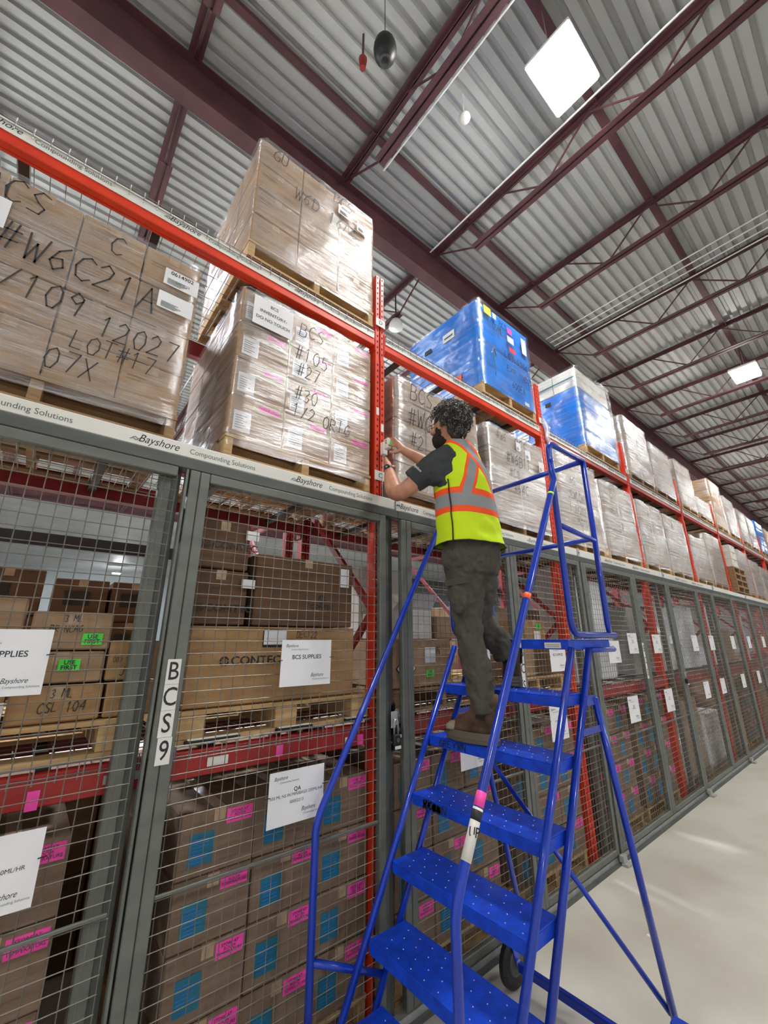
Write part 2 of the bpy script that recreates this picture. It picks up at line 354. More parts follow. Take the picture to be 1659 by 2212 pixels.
for y, lab in ((2.84, 'flat maroon bridging line crossing the joists left of the square lamp'), (.93, 'flat maroon bridging line crossing the joists right of the square lamp'), (5.6, 'flat maroon bridging line beyond the long I-beam'), (-2.4, 'flat maroon bridging line at far upper right'), (8.6, 'second flat maroon bridging line beyond the long I-beam')):
    mb = MB(); mb.box(XS, XE, y - .05, y + .05, 7.855, 7.865); mb.box(XS, XE, y - .05, y - .044, 7.80, 7.855)
    build('bridging_angle', mb, M['maroon'], label=lab, cat='roof bridging', org=(0, y, 7.8))
# lamps
def lamp(x, y, z=7.16, label=''):
    t = thing('highbay_lamp', (x, y, z), label, 'ceiling lamp')
    mb = MB(); mb.cbox(x - .30, x + .30, y - .21, y + .21, z, z + .035, .006); build('diffuser', mb, M['lens'], t)
    mb = MB(); mb.cbox(x - .32, x + .32, y - .23, y + .23, z + .036, z + .09, .01); mb.cbox(x - .1, x + .1, y - .08, y + .08, z + .09, z + .15, .01); build('housing', mb, M['white'], t)
    mb = MB()
    for s in (-1, 1): mb.tube([(x + s * .25, y, z + .085), (x + s * .25, y, ZD)], .004, 5)
    build('hanger_wire', mb, M['galv'], t); return t
l0 = lamp(3.07, .91, label='big bright square lamp near the top of the picture')
for (x, y), lb in {(10.73, .91): 'smaller bright lamp at the right edge above the aisle', (18.4, .91): 'third aisle lamp further right, above the distant racks', (-4.6, .91): 'aisle lamp overhead behind the viewer', (26, .91): 'far aisle lamp near the end wall', (34, .91): 'farthest aisle lamp before the end wall'}.items():
    dup(l0, (x, y, 7.16), lb)
k = 0
for y in (7.2, 15, 42.0):
    for x in (-2.6, 4.87, 12.5, 20.2, 28) if y != 42.0 else (4.87,):
        lb = 'distant glowing lamp seen low through the open shelf at left' if y == 42.0 else 'lamp over the neighbouring aisles beyond the racks'
        o = dup(l0, (x, y, 7.16), lb, group=None if y == 42.0 else 'lamps over the far aisles')
        for q in o.children:
            if q.name.startswith('diffuser'):
                if 'L2' not in KIDS: KIDS['L2'] = q.data.copy(); KIDS['L2'].materials[0] = M['lens2']
                q.data = KIDS['L2']
for x, y in ((3.07, -7), (10.7, -7), (-4.6, -7)): dup(l0, (x, y, 7.16), 'lamp over the next aisle behind the viewer', group='lamps behind the viewer')
# conduits, hanging things
def pipe(y0, y1, x, z, r, label, group=None, m='white'):
    mb = MB().tube([(x, y0, z), (x, y1, z)], r, 8); build('conduit', mb, M[m], label=label, cat='conduit', org=(x, y0, z), group=group)
pipe(-12, 2.95, 2.43, 7.6, .011, 'thin white conduit left of the big square lamp'); pipe(-12, 3.4, 3.75, 7.6, .011, 'thin white conduit right of the big square lamp')
for k, x in enumerate((7.0, 7.17, 7.33, 7.5)): pipe(-12, 3.3, x, 7.62, .011, 'thin white conduit in the bundle of four crossing under the roof', 'bundle of four conduits')
pipe(3.60, 12, 1.75, 7.5, .010, 'thin white conduit beyond the long beam, behind the near upright')
P = Vector((1.49, 1.79, 0)); t = thing('hanging_speaker', (1.49, 1.79, 6.75), 'dark egg-shaped pendant speaker hanging from the roof on a cord', 'speaker')
build('speaker_body', MB().ell((1.49, 1.79, 6.85), (.105, .105, .17), 20, 14), M['dark'], t, smooth=True)
build('cord', MB().tube([(1.49, 1.79, 7.0), (1.49, 1.79, ZD)], .004, 5), M['dark'], t)
build('grille_ring', MB().disc((1.49, 1.79, 6.70), (0, 0, 1), .05, .02, 18), M['greyd'], t)
t = thing('smoke_detector', (2.75, 1.88, 7.5), 'round white detector hanging left of the square lamp', 'detector')
build('detector_dome', MB().ell((2.75, 1.88, 7.5), (.07, .07, .045), 16, 8), M['white'], t, smooth=True); build('stem', MB().tube([(2.75, 1.88, 7.53), (2.75, 1.88, ZD)], .008, 6), M['white'], t)
t = thing('warning_beacon', (1.55, 2.22, 7.4), 'small red fixture on the roof left of the dark speaker', 'beacon')
build('beacon_body', MB().tube([(1.55, 2.22, 7.36), (1.55, 2.22, 7.5)], [.03, .045], 12), M['red'], t); build('mount', MB().tube([(1.55, 2.22, 7.5), (1.55, 2.22, ZD + .02)], .012, 6), M['maroon'], t)
t = thing('bell_lamp', (4.05, 4.57, 7.2), 'small pale bell-shaped lamp hanging behind the near orange upright', 'pendant lamp')
build('lamp_shade', MB().tube([(4.05, 4.57, 7.12), (4.05, 4.57, 7.2), (4.05, 4.57, 7.27), (4.05, 4.57, 7.32)], [.13, .115, .08, .03], 16), M['label'], t, smooth=True); build('stem', MB().tube([(4.05, 4.57, 7.3), (4.05, 4.57, 7.9)], .012, 6), M['dark'], t)
# sprinkler main
t = build('sprinkler_pipe', MB().tube([(XS, -.9, 7.55), (XE, -.9, 7.55)], .04, 10), M['maroon'], label='maroon sprinkler pipe running along the aisle below the roof', cat='pipe', org=(0, -.9, 7.55), smooth=True)

# ================================================================== RACKS
WB = 2.308; X0 = -.658
UX = [X0 + WB * i for i in range(-1, 16)]; UX[1] = -.80; UX[0] = -3.1
ZA, ZB, ZC, ZDk = 0.0, 1.32, 2.67, 4.0
YF, YR = 2.05, 3.10
def post_mb(x, y, z0, z1, w=.078, d=.075, front=-1):
    mb = MB(); g = .012
    mb.cbox(x - w / 2, x - g / 2, y, y + .016, z0, z1, .002); mb.cbox(x + g / 2, x + w / 2, y, y + .016, z0, z1, .002)
    mb.box(x - w / 2 + .002, x - w / 2 + .008, y + .016, y + d, z0, z1); mb.box(x + w / 2 - .008, x + w / 2 - .002, y + .016, y + d, z0, z1)
    mb.box(x - w / 2 + .01, x + w / 2 - .01, y + .018, y + .022, z0, z1)
    z = z0 + .05
    while z < z1 - .03:
        for sx in (-.022, .022):
            mb.box(x + sx - .005, x + sx + .005, y - .0008, y + .002, z, z + .018, 1)
        mb.box(x - w / 2 + .014 - .0105, x - w / 2 + .015 - .003 + .004, y + .03, y + .05, z, z + .02, 1)
        z += .051
    return mb
def frame(i, x, yf, yr, top, near=True):
    lab = {1: 'orange perforated rack upright the worker reaches for', 2: 'orange rack upright right of the worker, behind the ladder top', 3: 'third orange rack upright, right of the ladder guard rail', 4: 'fourth orange rack upright along the aisle', 5: 'fifth orange rack upright along the aisle'}
    t = thing('rack_upright_frame', (x, yf, 0), lab.get(i, 'red rack upright frame far down the aisle') if near else 'red upright frame of the second rack row behind', 'rack frame', None if near and i in lab else ('far upright frames' if near else 'second row upright frames'))
    mats = [M['orange'], M['hole']] if near else [M['darkred'], M['hole']]
    # post is in two pieces: the lower one is a little wider
    if near:
        build('front_post', post_mb(x, yf, 3.78, top), mats, t); build('front_post', post_mb(x, yf - .004, 0, 3.78, w=.086), mats, t)
    else: build('front_post', post_mb(x, yf, 0, top), mats, t)
    build('rear_post', post_mb(x, yr - .075, 0, top), [M['red'] if near else M['darkred'], M['hole']], t)
    mb = MB(); zs = [.15 + k * .9 for k in range(int((top - .2) / .9) + 1)]
    for k, (a, b) in enumerate(zip(zs, zs[1:])):
        ya, yb = (yf + .06, yr - .07) if k % 2 == 0 else (yr - .07, yf + .06)
        mb.bar((x, ya, a), (x, yb, b), .03, .04)
    for zz in (.15, zs[-1]): mb.bar((x, yf + .06, zz), (x, yr - .07, zz), .03, .04)
    build('brace', mb, M['red'] if near else M['darkred'], t)
    mb = MB()
    for yy in (yf + .03, yr - .04): mb.box(x - .07, x + .07, yy - .07, yy + .07, 0, .012)
    build('foot_plate', mb, M['galv'], t); return t
FR = {}
for i, x in enumerate(UX, -1):
    if i > 14: break
    FR[i + 0] = frame(i, x, YF, YR, 4.575 if i > 0 else 4.575)
for i, x in enumerate(UX, -1):
    if i > 12: break
    if i >= 0: frame(i, x, 3.32, 4.37, 2.95, near=False)
for nm, z, i in (('D', 4.115, 1), ('C', 2.845, 1), ('D', 4.10, 2), ('D', 4.11, 3)):
    x = UX[i + 1]; pl = build('level_tag', MB().cbox(x - .046, x + .046, YF - .012, YF - .006, z - .035, z + .035, .002), M['label'], FR[i], label='white level letter tag')
    text(nm, x, YF - .0135, z, .05, M['ink'], pl, align='CENTER')
for z, s in ((3.34, -.02), (3.22, .022), (2.05, .0)):
    build('barcode_sticker', MB().box(UX[2] + s - .012, UX[2] + s + .012, YF - .006, YF - .0045, z - .03, z + .03), M['label'], FR[1])
def beam(i, lev, z1, y, h, m, label, group=None, strip=0, y_back=False):
    xa, xb = UX[i + 1] + .045, UX[i + 2] - .045
    t = thing('rack_beam', (xa, y, z1 - h), label, 'rack beam', group)
    mb = MB(); mb.cbox(xa, xb, y, y + .045, z1 - h, z1, .004); mb.box(xa, xb, y + .045, y + .06, z1 - h, z1 - .035)
    build('beam_rail', mb, m, t)
    mb = MB()
    for xx in (xa - .003, xb - .002): mb.cbox(xx, xx + .005, y - .004, y + .07, z1 - h - .04, z1 + .02, .001)
    build('end_connector', mb, m, t)
    if strip:
        s = build('label_strip', MB().cbox(xa + .01, xb - .01, y - .004, y - .001, z1 - strip, z1 - .002, .0008), M['label'], t, label='white strip with company wording')
        if i < 5:
            x = .17 + .78 * (-4) ; k = 0
            while x < xb - .3:
                if x > xa + .02 and x + .70 < xb + .2: strap_text(s, x, z1 - strip / 2, y - .0048, .95)
                x += .78
    return t
for i in range(0, 14):
    far = i > 4
    beam(i, 'D', 4.02, YF, .125, M['orange'] if i < 2 else M['red'], ['orange upper-shelf beam at left, below the lone wrapped stack', 'orange upper-shelf beam below the blue wrapped load', 'upper-shelf beam below the blue and white wrapped load', 'upper-shelf beam, fourth bay along', 'upper-shelf beam, fifth bay along'][i] if not far else 'red upper-shelf front beam far along the aisle', 'far upper-shelf beams' if far else None, strip=.07)
    beam(i, 'C', 2.66, YF + .004, .11, M['red'], 'red middle-shelf front beam behind the white door track', 'middle-shelf front beams')
    beam(i, 'B', 1.325, YF, .105, M['red'], ['red low-shelf beam behind the mesh at left', 'red low-shelf beam behind the ladder', 'red low-shelf beam under the white foam panels', 'red low-shelf beam, fourth bay along', 'red low-shelf beam, fifth bay along'][i] if not far else 'red low-shelf front beam far along the aisle', 'far low-shelf beams' if far else None)
    for z, nm in ((4.02, 'upper'), (2.75, 'middle'), (1.325, 'low')):
        beam(i, nm, z, YR - .06, .125, M['darkred'], 'maroon rear beam of the %s shelf' % nm, 'rear %s-shelf beams' % nm)
    if i < 12: beam(i, 'r2', 2.62, 4.34, .11, M['dark'], 'dark beam across the back of the second rack row', 'second row dark beams')
    if i < 12: beam(i, 'r3', 1.325, 3.32, .11, M['darkred'], 'maroon low-shelf beam of the second rack row', 'second row low beams')
# pink and white tags on the low beam of the first bay
for x, z, w, h, mt in ((.10, 1.245, .035, .06, 'pink'), (.62 - .3, 1.27, .12, .03, 'galv'), (.70, 1.27, .09, .035, 'label'), (1.02, 1.265, .035, .05, 'pink'), (1.42, 1.255, .05, .035, 'label'), (1.5, 1.25, .04, .05, 'pink')):
    o = build('beam_tag', MB().box(x, x + w, YF - .003, YF - .001, z - h / 2, z + h / 2), M[mt], label='small %s tag stuck on the low red beam' % ('pink' if mt == 'pink' else 'pale'), cat='tag', group='tags on the low beam %s' % ('pink' if mt == 'pink' else 'pale'), org=(x, YF - .003, z))
# wire decks
def deck(i, z, label, group, yf=YF, yr=YR, dy=.1, tips=True):
    xa, xb = UX[i + 1] + .06, UX[i + 2] - .06
    t = thing('wire_deck', (xa, yf, z), label, 'wire deck', group)
    mb = MB(); x = xa
    while x < xb:
        mb.tube([(x, yf - .006, z - .045), (x, yf - .006, z + .006), (x, yr - .005, z + .006)], .0028, 4)
        if tips: mb.tube([(x, yf - .006, z), (x, yf - .004, z + .028)], .0028, 4)
        x += .065
    y = yf + .0
    while y < yr: mb.tube([(xa, y, z + .010), (xb, y, z + .010)], .0028, 4); y += dy
    mb.tube([(xa, yf - .007, z - .025), (xb, yf - .007, z - .025)], .0025, 4)
    build('wire_grid', mb, M['wired'], t)
    for k in range(4):
        x = xa + (xb - xa) * (k + .5) / 4; c = MB().box(x - .022, x + .022, yf + .05, yr - .06, z - .028, z); c2 = build('support_channel', c, M['chan'], t)
    return t
for i in range(0, 9):
    near = i < 2
    deck(i, 4.026, 'wire mesh deck of the upper shelf, %s' % ['first bay at left, under the lone wrapped stack', 'second bay, under the blue load', 'third bay, under the blue and white load'][i] if i < 3 else 'wire mesh deck of the upper shelf far along the aisle', None if i < 3 else 'far upper decks', tips=i < 4)
    deck(i, 2.685, 'wire mesh deck of the middle shelf above the mesh doors', 'middle shelf decks', tips=False)
    if i < 6: deck(i, 1.335, 'wire mesh deck of the low shelf behind the mesh doors', 'low shelf decks', tips=False)

# ================================================================== MESH DOORS
DX = [(-.76, .432), (.44, 1.615), (1.745, 2.94), (2.95, 4.15), (4.19, 5.45), (5.46, 6.60), (6.61, 7.9), (7.91, 8.76), (8.77, 10.0), (10.01, 11.3), (11.31, 12.55)]
while DX[-1][1] < 29: DX.append((DX[-1][1] + .01, DX[-1][1] + 1.23))
YD = 1.935
dl = ['behind which big hand-lettered sheets hang at the left edge', 'of cage nine, framing two white sheets, left of the ladder', 'partly hidden behind the man and the ladder', 'seen through the right side of the ladder', 'in front of the tall white foam panels', 'just right of the white foam panels']
ZT = 2.53
for i, (xa, xb) in enumerate(DX):
    lab = ('grey wire mesh door ' + dl[i]) if i < 6 else 'grey wire mesh door far along the aisle'
    t = thing('mesh_door', (xa, YD, .06), lab, 'mesh door', None if i < 6 else 'far mesh doors')
    mb = MB(); mb.cbox(xa, xa + .043, YD, YD + .04, .06, ZT, .004); mb.cbox(xa + .045, xa + .088, YD, YD + .04, .06, ZT, .004); build('stile', mb, M['grey'], t)
    build('stile', MB().cbox(xb - (.045 if i else .010), xb, YD, YD + .04, .06, ZT, .004 if i else .002), M['grey'], t)
    build('top_rail', MB().cbox(xa + .089, xb - .046, YD, YD + .04, ZT - .045, ZT, .004), M['grey'], t)
    build('bottom_rail', MB().cbox(xa + .089, xb - .046, YD, YD + .04, .06, .105, .004), M['grey'], t)
    build('mid_rail', MB().cbox(xa + .089, xb - .046, YD + .008, YD + .02, .876, .888, .002), M['grey'], t)
    mb = MB(); x = xa + .10; nw = 0
    r = .0019 if i < 6 else .0024
    while x < xb - .04: mb.tube([(x, YD + .018, .09), (x, YD + .018, ZT - .03)], r, 4, caps=False); x += .05
    z = .12
    while z < ZT - .03: mb.tube([(xa + .07, YD + .014, z), (xb - .04, YD + .014, z)], r, 4, caps=False); z += .05
    build('wire_mesh', mb, M['wire'], t)
    if i in (1, 3, 4):       # vertical letters
        xx = xa + .018 if i == 1 else xa + .01
        zt, zb, chars = {1: (1.70, 1.315, 'BCS9'), 3: (1.74, 1.38, 'BCS'), 4: (1.74, 1.36, 'BCS')}[i]
        if i == 4: xx = xb - .052
        w = .052 if i == 1 else .045
        for k, ch in enumerate(chars):
            n = len(chars); za, zc = zt - (zt - zb) * k / n, zt - (zt - zb) * (k + 1) / n
            ox = -.0 if ch != '9' else .004
            pl = build('letter_plate', MB().cbox(xx + ox, xx + ox + w, YD - .003, YD - .0005, zc + .001, za, .0006), M['label'], t, label='white plate with black character')
            text(ch, xx + ox + w / 2, YD - .0036, (za + zc) / 2, .098, M['ink'], pl, align='CENTER', bold=.0004, xs=.8)
for k, (x, lb) in enumerate(((.365, 'dark grey channel post just left of the lettered door post'), (1.665, 'dark grey channel post carrying the padlock, left of the ladder'), (4.08, 'dark grey channel post behind the right ladder rails'), (6.4, 'dark grey channel post past the white foam panels'), (8.7, 'dark grey channel post far along the fence'))):
    t = thing('fence_post', (x, 1.985, 0), lb, 'fence post')
    mb = MB(); mb.cbox(x - .038, x + .012, 1.985, 2.035, 0, 2.58, .003); mb.box(x + .014, x + .05, 2.0, 2.035, 0, 2.58, 1); build('channel', mb, [M['grey'] if k != 1 else M['greyd'], M['greyd']], t)
    build('base_plate', MB().cbox(x - .06, x + .06, 1.96, 2.045, 0, .012, .002), M['galv'], t)
# white sliding track with wording, in lengths joined by clips
cuts = [-1.0, 1.725, 4.19, 6.6, 9.0, 11.4, 13.8, 16.2, 18.6, 21, 23.4, 25.8, 28.2]
for i, (a, b) in enumerate(zip(cuts, cuts[1:])):
    lb = ['white lettered track above the mesh doors, left of the upright', 'white lettered track behind the worker and ladder top', 'white lettered track right of the ladder guard rail'][i] if i < 3 else 'white lettered track above the far mesh doors'
    t = thing('door_track', (a, 1.954, 2.55), lb, 'door track', None if i < 3 else 'far door tracks')
    build('track_face', MB().cbox(a + .014, b - .014, 1.954, 2.0, 2.592, 2.662, .004), M['label'], t)
    build('track_channel', MB().cbox(a + .0, b - .0, 1.945, 2.0, 2.535, 2.590, .004), M['greyd'], t)
    if i < 4:
        x = .21 - .77 * 2
        o = t
        while x < b - .5:
            if x > a - .1 or (x > a + .02): 
                if x > a + .02: strap_text(o, x, 2.627, 1.9535)
            x += .77
    cl = thing('track_clip', (b, 1.95, 2.6), 'bolted joint clip on the white track beside the near upright' if i == 0 else ('bolted joint clip on the white track behind the ladder guard' if i == 1 else 'bolted joint clip on the far white track'), 'clip', None if i < 2 else 'far track clips')
    build('clip_plate', MB().cbox(b - .016, b + .02, 1.944, 1.952, 2.585, 2.675, .002), M['galv'], cl)
    mb = MB()
    for dx in (-.006, .012): mb.disc((b + dx - .001, 1.943, 2.625), (0, 1, 0), .006, .006, 8, 0)
    for dx, dz in ((-.006, 0),): pass
    build('bolt', MB().disc((b - .006, 1.942, 2.625), (0, 1, 0), .005, .006, 8), M['greyd'], cl); build('bolt', MB().disc((b + .010, 1.942, 2.625), (0, 1, 0), .005, .006, 8), M['greyd'], cl)
t = thing('mounting_bracket', (1.69, 1.96, 2.663), 'galvanised angle bracket holding the track to the near upright', 'bracket')
mb = MB(); mb.cbox(1.672, 1.715, 1.965, 2.045, 2.664, 2.79, .002); build('bracket_side', mb, M['grey'], t)
build('bracket_plate', MB().cbox(1.716, 1.752, 1.962, 1.970, 2.664, 2.79, .002), M['galv'], t)
for dz in (.02, .10): build('bolt', MB().disc((1.735, 1.96, 2.664 + dz), (0, 1, 0), .007, .006, 6), M['greyd'], t)
t = thing('floor_track', (-1, 1.94, 0), 'low steel guide track on the floor under the mesh doors', 'floor track')
build('guide_rail', MB().box(-1, 29, 1.945, 1.985, 0, .045), M['galv'], t); build('guide_lip', MB().box(-1, 29, 1.915, 1.944, 0, .012), M['greyd'], t)
for x, lb in ((4.16, 'pale corner shoe at the foot of the fence past the ladder'), (6.62, 'corner shoe at the second fence foot past the ladder'), (8.78, 'corner shoe at a distant fence foot')):
    t = thing('foot_shoe', (x, 1.92, 0), lb, 'corner shoe'); build('shoe_plate', MB().cbox(x - .05, x + .05, 1.86, 1.914, 0, .02, .004), M['galv'], t)
    build('shoe_upright', MB().cbox(x - .045, x + .02, 1.89, 1.93, .021, .07, .003), M['galv'], t)
# padlocks
def padlock(x, z, label, y=1.955, hook=True):
    t = thing('padlock', (x, y, z), label, 'padlock')
    build('lock_body', MB().cbox(x - .024, x + .024, y - .035, y - .008, z - .03, z + .028, .006), M['dark'], t)
    mb = MB(); pts = [(x - .014, y - .02, z + .028), (x - .014, y - .02, z + .085), (x - .009, y - .02, z + .097), (x, y - .02, z + .102), (x + .009, y - .02, z + .097), (x + .014, y - .02, z + .085), (x + .014, y - .02, z + .028)]
    build('shackle', mb.tube(pts, .0042, 8), M['galv'], t, smooth=True)
    build('key_plate', MB().cbox(x - .022, x + .022, y - .037, y - .0355, z - .044, z - .028, .0006), M['label'], t); build('dial', MB().disc((x, y - .037, z), (0, 1, 0), .011, .004, 16), M['greyd'], t)
padlock(1.685, 1.245, 'black combination padlock hanging on the hasp, left of the ladder')
t = thing('hasp', (1.685, 1.95, 1.33), 'steel hasp plate above the padlock on the dark post', 'hasp'); build('hasp_plate', MB().cbox(1.67, 1.72, 1.957, 1.963, 1.30, 1.385, .002), M['galv'], t); build('staple', MB().tube([(1.69, 1.957, 1.33), (1.69, 1.94, 1.335), (1.69, 1.957, 1.35)], .003, 6), M['galv'], t)
padlock(1.722, 1.29, 'second black padlock just right of the first one', y=1.99)
padlock(6.58, 1.27, 'black padlock on a far mesh door, past the foam panels', y=1.93)
t = thing('door_latch', (1.72, 1.96, 1.28), 'black latch housing behind the padlocks', 'latch'); build('latch_box', MB().cbox(1.70, 1.742, 2.0, 2.03, 1.17, 1.42, .006), M['dark'], t); build('latch_bolt', MB().tube([(1.70, 1.995, 1.22), (1.742, 1.995, 1.22)], .006, 8), M['galv'], t)

# paper signs on the doors
def sign(xa, z0, title, lines, label, w=.28, h=.213, tilt=0.0, detail=True, group=None):
    y = YD - .004
    t = build('paper_sign', MB().box(xa, xa + w, y - .0006, y, z0, z0 + h), M['paper'], label=label, cat='sign', group=group, org=(xa, y, z0))
    if tilt: t.rotation_euler = (0, tilt, 0)
    yy = y - .0011
    if title: text(title, xa + w / 2, yy, z0 + h * .62, .024 if lines else .028, M['ink'], t, align='CENTER', bold=.0003)
    text('Bayshore', xa + .022, yy, z0 + h * .87, .022, M['ink'], t, shear=.38, xs=.8); text('Bayshore', xa + w - .115, yy, z0 + h * .22, .024, M['ink'], t, shear=.38, xs=.8)
    if detail:
        text('Compounding Solutions', xa + .05, yy, z0 + h * .79, .010, M['inkg'], t); text('Compounding Solutions', xa + w - .105, yy, z0 + h * .13, .010, M['inkg'], t)
        mb = MB(); 
    for k, l in enumerate(lines): text(l, xa + w / 2, yy, z0 + h * (.53 - .13 * k), .0175, M['ink'], t, align='CENTER')
    for cx, cz in ((xa - .004, z0 + h * .55), (xa + w + .004, z0 + h * .6)):
        build('wire_tie', MB().tube([(cx - .012, y - .002, cz), (cx + .012, y - .002, cz + .002)], .0018, 5), M['dark'], t)
    return t
sign(-.21, 1.598, 'BCS SUPPLIES', [], 'white supplies sheet cut by the left edge, on the mesh', tilt=-.0)
sign(.955, 1.562, 'BCS SUPPLIES', [], 'white supplies sheet hung over the wide brown carton')
sign(.94, .995, 'QA', ['500 ML NS IN MINIBAGS 250ML/HR', '00002213'], 'white sheet on the mesh below the red low-shelf beam, left of ladder')
sign(-.115, .98, '', ['NS IN MINIBAGS 250ML/HR', '00002213'], 'lower white sheet cut by the left edge')
sign(2.30, 1.57, 'BCS SUPPLIES', [], 'white sheet on the mesh seen between the man and his raised foot')
sign(2.21, 1.0, '', ['NS IN MINIBAGS'], 'white sheet on the mesh below the man’s planted boot')
sign(3.39, 1.52, 'BCS SUPPLIES', [], 'white supplies sheet behind the top platform of the ladder', w=.26)
sign(3.29, 1.015, 'QA', ['STERILE WATER', '00002214'], 'white sheet on the mesh below the second ladder tread', w=.26, h=.26)
sign(4.50, 1.55, 'BCS', [], 'white sheet on the mesh in front of the left foam panel')
sign(5.02, 1.63, 'BCS', ['SUPPLIES'], 'white sheet on the mesh in front of the right foam panel', w=.25)
sign(4.77, .98, 'QA', ['MINIBAGS'], 'white lower sheet on the mesh below the foam panels', w=.26, h=.24)
sign(5.73, 1.62, 'BCS', ['SUPPLIES'], 'white upper sheet on the first mesh door past the foam panels', w=.26)
sign(5.80, .98, 'QA', ['MINIBAGS'], 'white lower sheet on the first mesh door past the foam panels', w=.26, h=.24)
for k, x in enumerate((7.2, 8.03, 9.3, 10.5, 11.8, 13, 14.3)):
    sign(x, 1.62, '', [], 'small white upper sheet on a far mesh door', w=.25, detail=False, group='far upper sheets'); sign(x + .1, 1.0, '', [], 'small white lower sheet on a far mesh door', w=.25, detail=False, group='far lower sheets')

# ================================================================== PALLETS AND LOADS
PAL = {}
def pallet_proto(w, d, aged, bw=.044):
    mt = M['woodd'] if aged else M['wood']
    t = thing('pallet', (0, 0, 0), 'x', 'pallet')
    for k in range(3):
        x = [.0, w / 2 - bw / 2, w - bw][k]; build('stringer', MB().cbox(x, x + bw, .003, d - .003, .0165, .112, .003), mt, t)
    mb = MB()
    for k in range(7): y = (d - .11) * k / 6; mb.box(-.002, w + .002, y, y + .098, .1125, .130)
    build('deck_boards', mb, mt, t, label='slatted top boards')
    mb = MB()
    for k in range(3): y = (d - .1) * k / 2; mb.box(0, w, y, y + .098, 0, .016)
    build('bottom_boards', mb, mt, t)
    return t
def pallet(x, y, z, w, d, label, aged=False, group=None, bw=.044):
    key = (round(w, 2), round(d, 2), aged, bw)
    if key not in PAL: PAL[key] = pallet_proto(w, d, aged, bw); o = PAL[key]; o.location = (x, y, z); o['label'] = label
    else: o = dup(PAL[key], (x, y, z), label)
    o.location = (x, y, z)
    if group: o['group'] = group
    return o
STUFF = MB(); CP = {}
def carton_proto(dx, dy, dz, m, style):
    e = .0022
    t = build('carton', MB().cbox(e, dx - e, e, dy - e, e, dz - e, .006), M[m], cat='carton', label='x')
    if style != 'far':
        mb = MB(); mb.box(dx / 2 - .024, dx / 2 + .024, e - .001, e - .0001, dz - .05, dz - .004); mb.box(dx / 2 - .024, dx / 2 + .024, e - .0009, dy - e, dz - e, dz - e + .001); build('tape', mb, M['tape'], t)
    if style == 'print':
        mb = MB()
        for k, (a, b) in enumerate(((.12, .40), (.12, .34), (.6, .85))):
            zz = dz * (.62, .54, .30)[k]; mb.box(dx * a, dx * b, e - .0012, e - .0001, zz, zz + .006)
        build('printed_lines', mb, M['card'] if m == 'cardd' else M['woodd'], t)
    if style in ('lp',):
        build('shipping_label', MB().box(.03, .03 + dx * .3, e - .0015, e - .0001, dz * .12, dz * .62), M['paper'], t, label='white printed label')
        mb = MB()
        for k in range(6): mb.box(.04, .04 + dx * (.2 if k % 2 else .14), e - .0024, e - .0016, dz * (.2 + .06 * k), dz * (.2 + .06 * k) + .003)
        build('label_print', mb, M['inkg'], t)
        p = build('sticker', MB().box(dx - .03 - dx * .38, dx - .03, e - .0015, e - .0001, dz * .78, dz * .93), M['pink'], t, label='fluorescent pink storage sticker')
        text('STORE AT ROOM\nTEMPERATURE', dx - .03 - dx * .19, e - .0024, dz * .855, .017, M['ink'], p, align='CENTER')
    if style == 'tp':
        build('shipping_label', MB().box(.045, .045 + .10, e - .0015, e - .0001, dz * .18, dz * .66), M['teal'], t, label='teal printed label')
        mb = MB()
        for k in range(7): mb.box(.055, .055 + (.07 if k % 3 else .045), e - .0024, e - .0016, dz * (.23 + .055 * k), dz * (.23 + .055 * k) + .0028)
        build('label_print', mb, M['bwrap'], t)
        p = build('sticker', MB().box(dx - .015 - .115, dx - .015, e - .0015, e - .0001, dz * .70, dz * .93), M['pink'], t, label='fluorescent pink storage sticker')
        text('STORE AT\nROOM\nTEMPERATURE', dx - .015 - .0575, e - .0024, dz * .815, .016, M['ink'], p, align='CENTER')
    return t
def carton(x, y, z, dx, dy, dz, m, style, label, group=None):
    key = (round(dx, 3), round(dy, 3), round(dz, 3), m, style)
    if key not in CP: CP[key] = carton_proto(dx, dy, dz, m, style); o = CP[key]; o.location = (x, y, z); o['label'] = label
    else: o = dup(CP[key], (x, y, z), label)
    ORG[o] = Vector((x, y, z))
    if group: o['group'] = group
    return o
ORD = ['left', 'second', 'third', 'fourth', 'fifth']; ROWN = {1: ['only'], 2: ['bottom', 'top'], 3: ['bottom', 'middle', 'top'], 4: ['bottom', 'second', 'third', 'top'], 5: ['bottom', 'second', 'third', 'fourth', 'top'], 6: ['bottom', 'second', 'third', 'fourth', 'fifth', 'top']}
def wrap(x0, x1, y0, y1, z0, z1, m, desc, bulge=.012, group=None):
    mb = MB(); rings = []; nz = max(8, int((z1 - z0) / .06)); seed = random.random() * 50
    per = []; r = .03
    nx, ny = 18, 14
    for k in range(nx): per.append((x0 + r + (x1 - x0 - 2 * r) * k / (nx - 1), y0, 0, -1))
    for k in range(ny): per.append((x1, y0 + r + (y1 - y0 - 2 * r) * k / (ny - 1), 1, 0))
    for k in range(nx): per.append((x1 - r - (x1 - x0 - 2 * r) * k / (nx - 1), y1, 0, 1))
    for k in range(ny): per.append((x0, y1 - r - (y1 - y0 - 2 * r) * k / (ny - 1), -1, 0))
    for i in range(nz + 1):
        z = z0 + (z1 - z0) * i / nz; ring = []
        for px, py, ax, ay in per:
            b = .006 + bulge * (.5 + .5 * noise.noise((px * 5 + seed, py * 5, z * 6)))
            ring.append((px + ax * b, py + ay * b, z + .012 * noise.noise((px * 3, py * 3 + seed, 0)) * (i in (0, nz))))
        rings.append(ring)
    mb.loft(rings, caps=False)
    o = build('stretch_wrap', mb, M[m], org=(x0, y0, z0), smooth=True, label=desc, cat='stretch wrap', group=group); return o
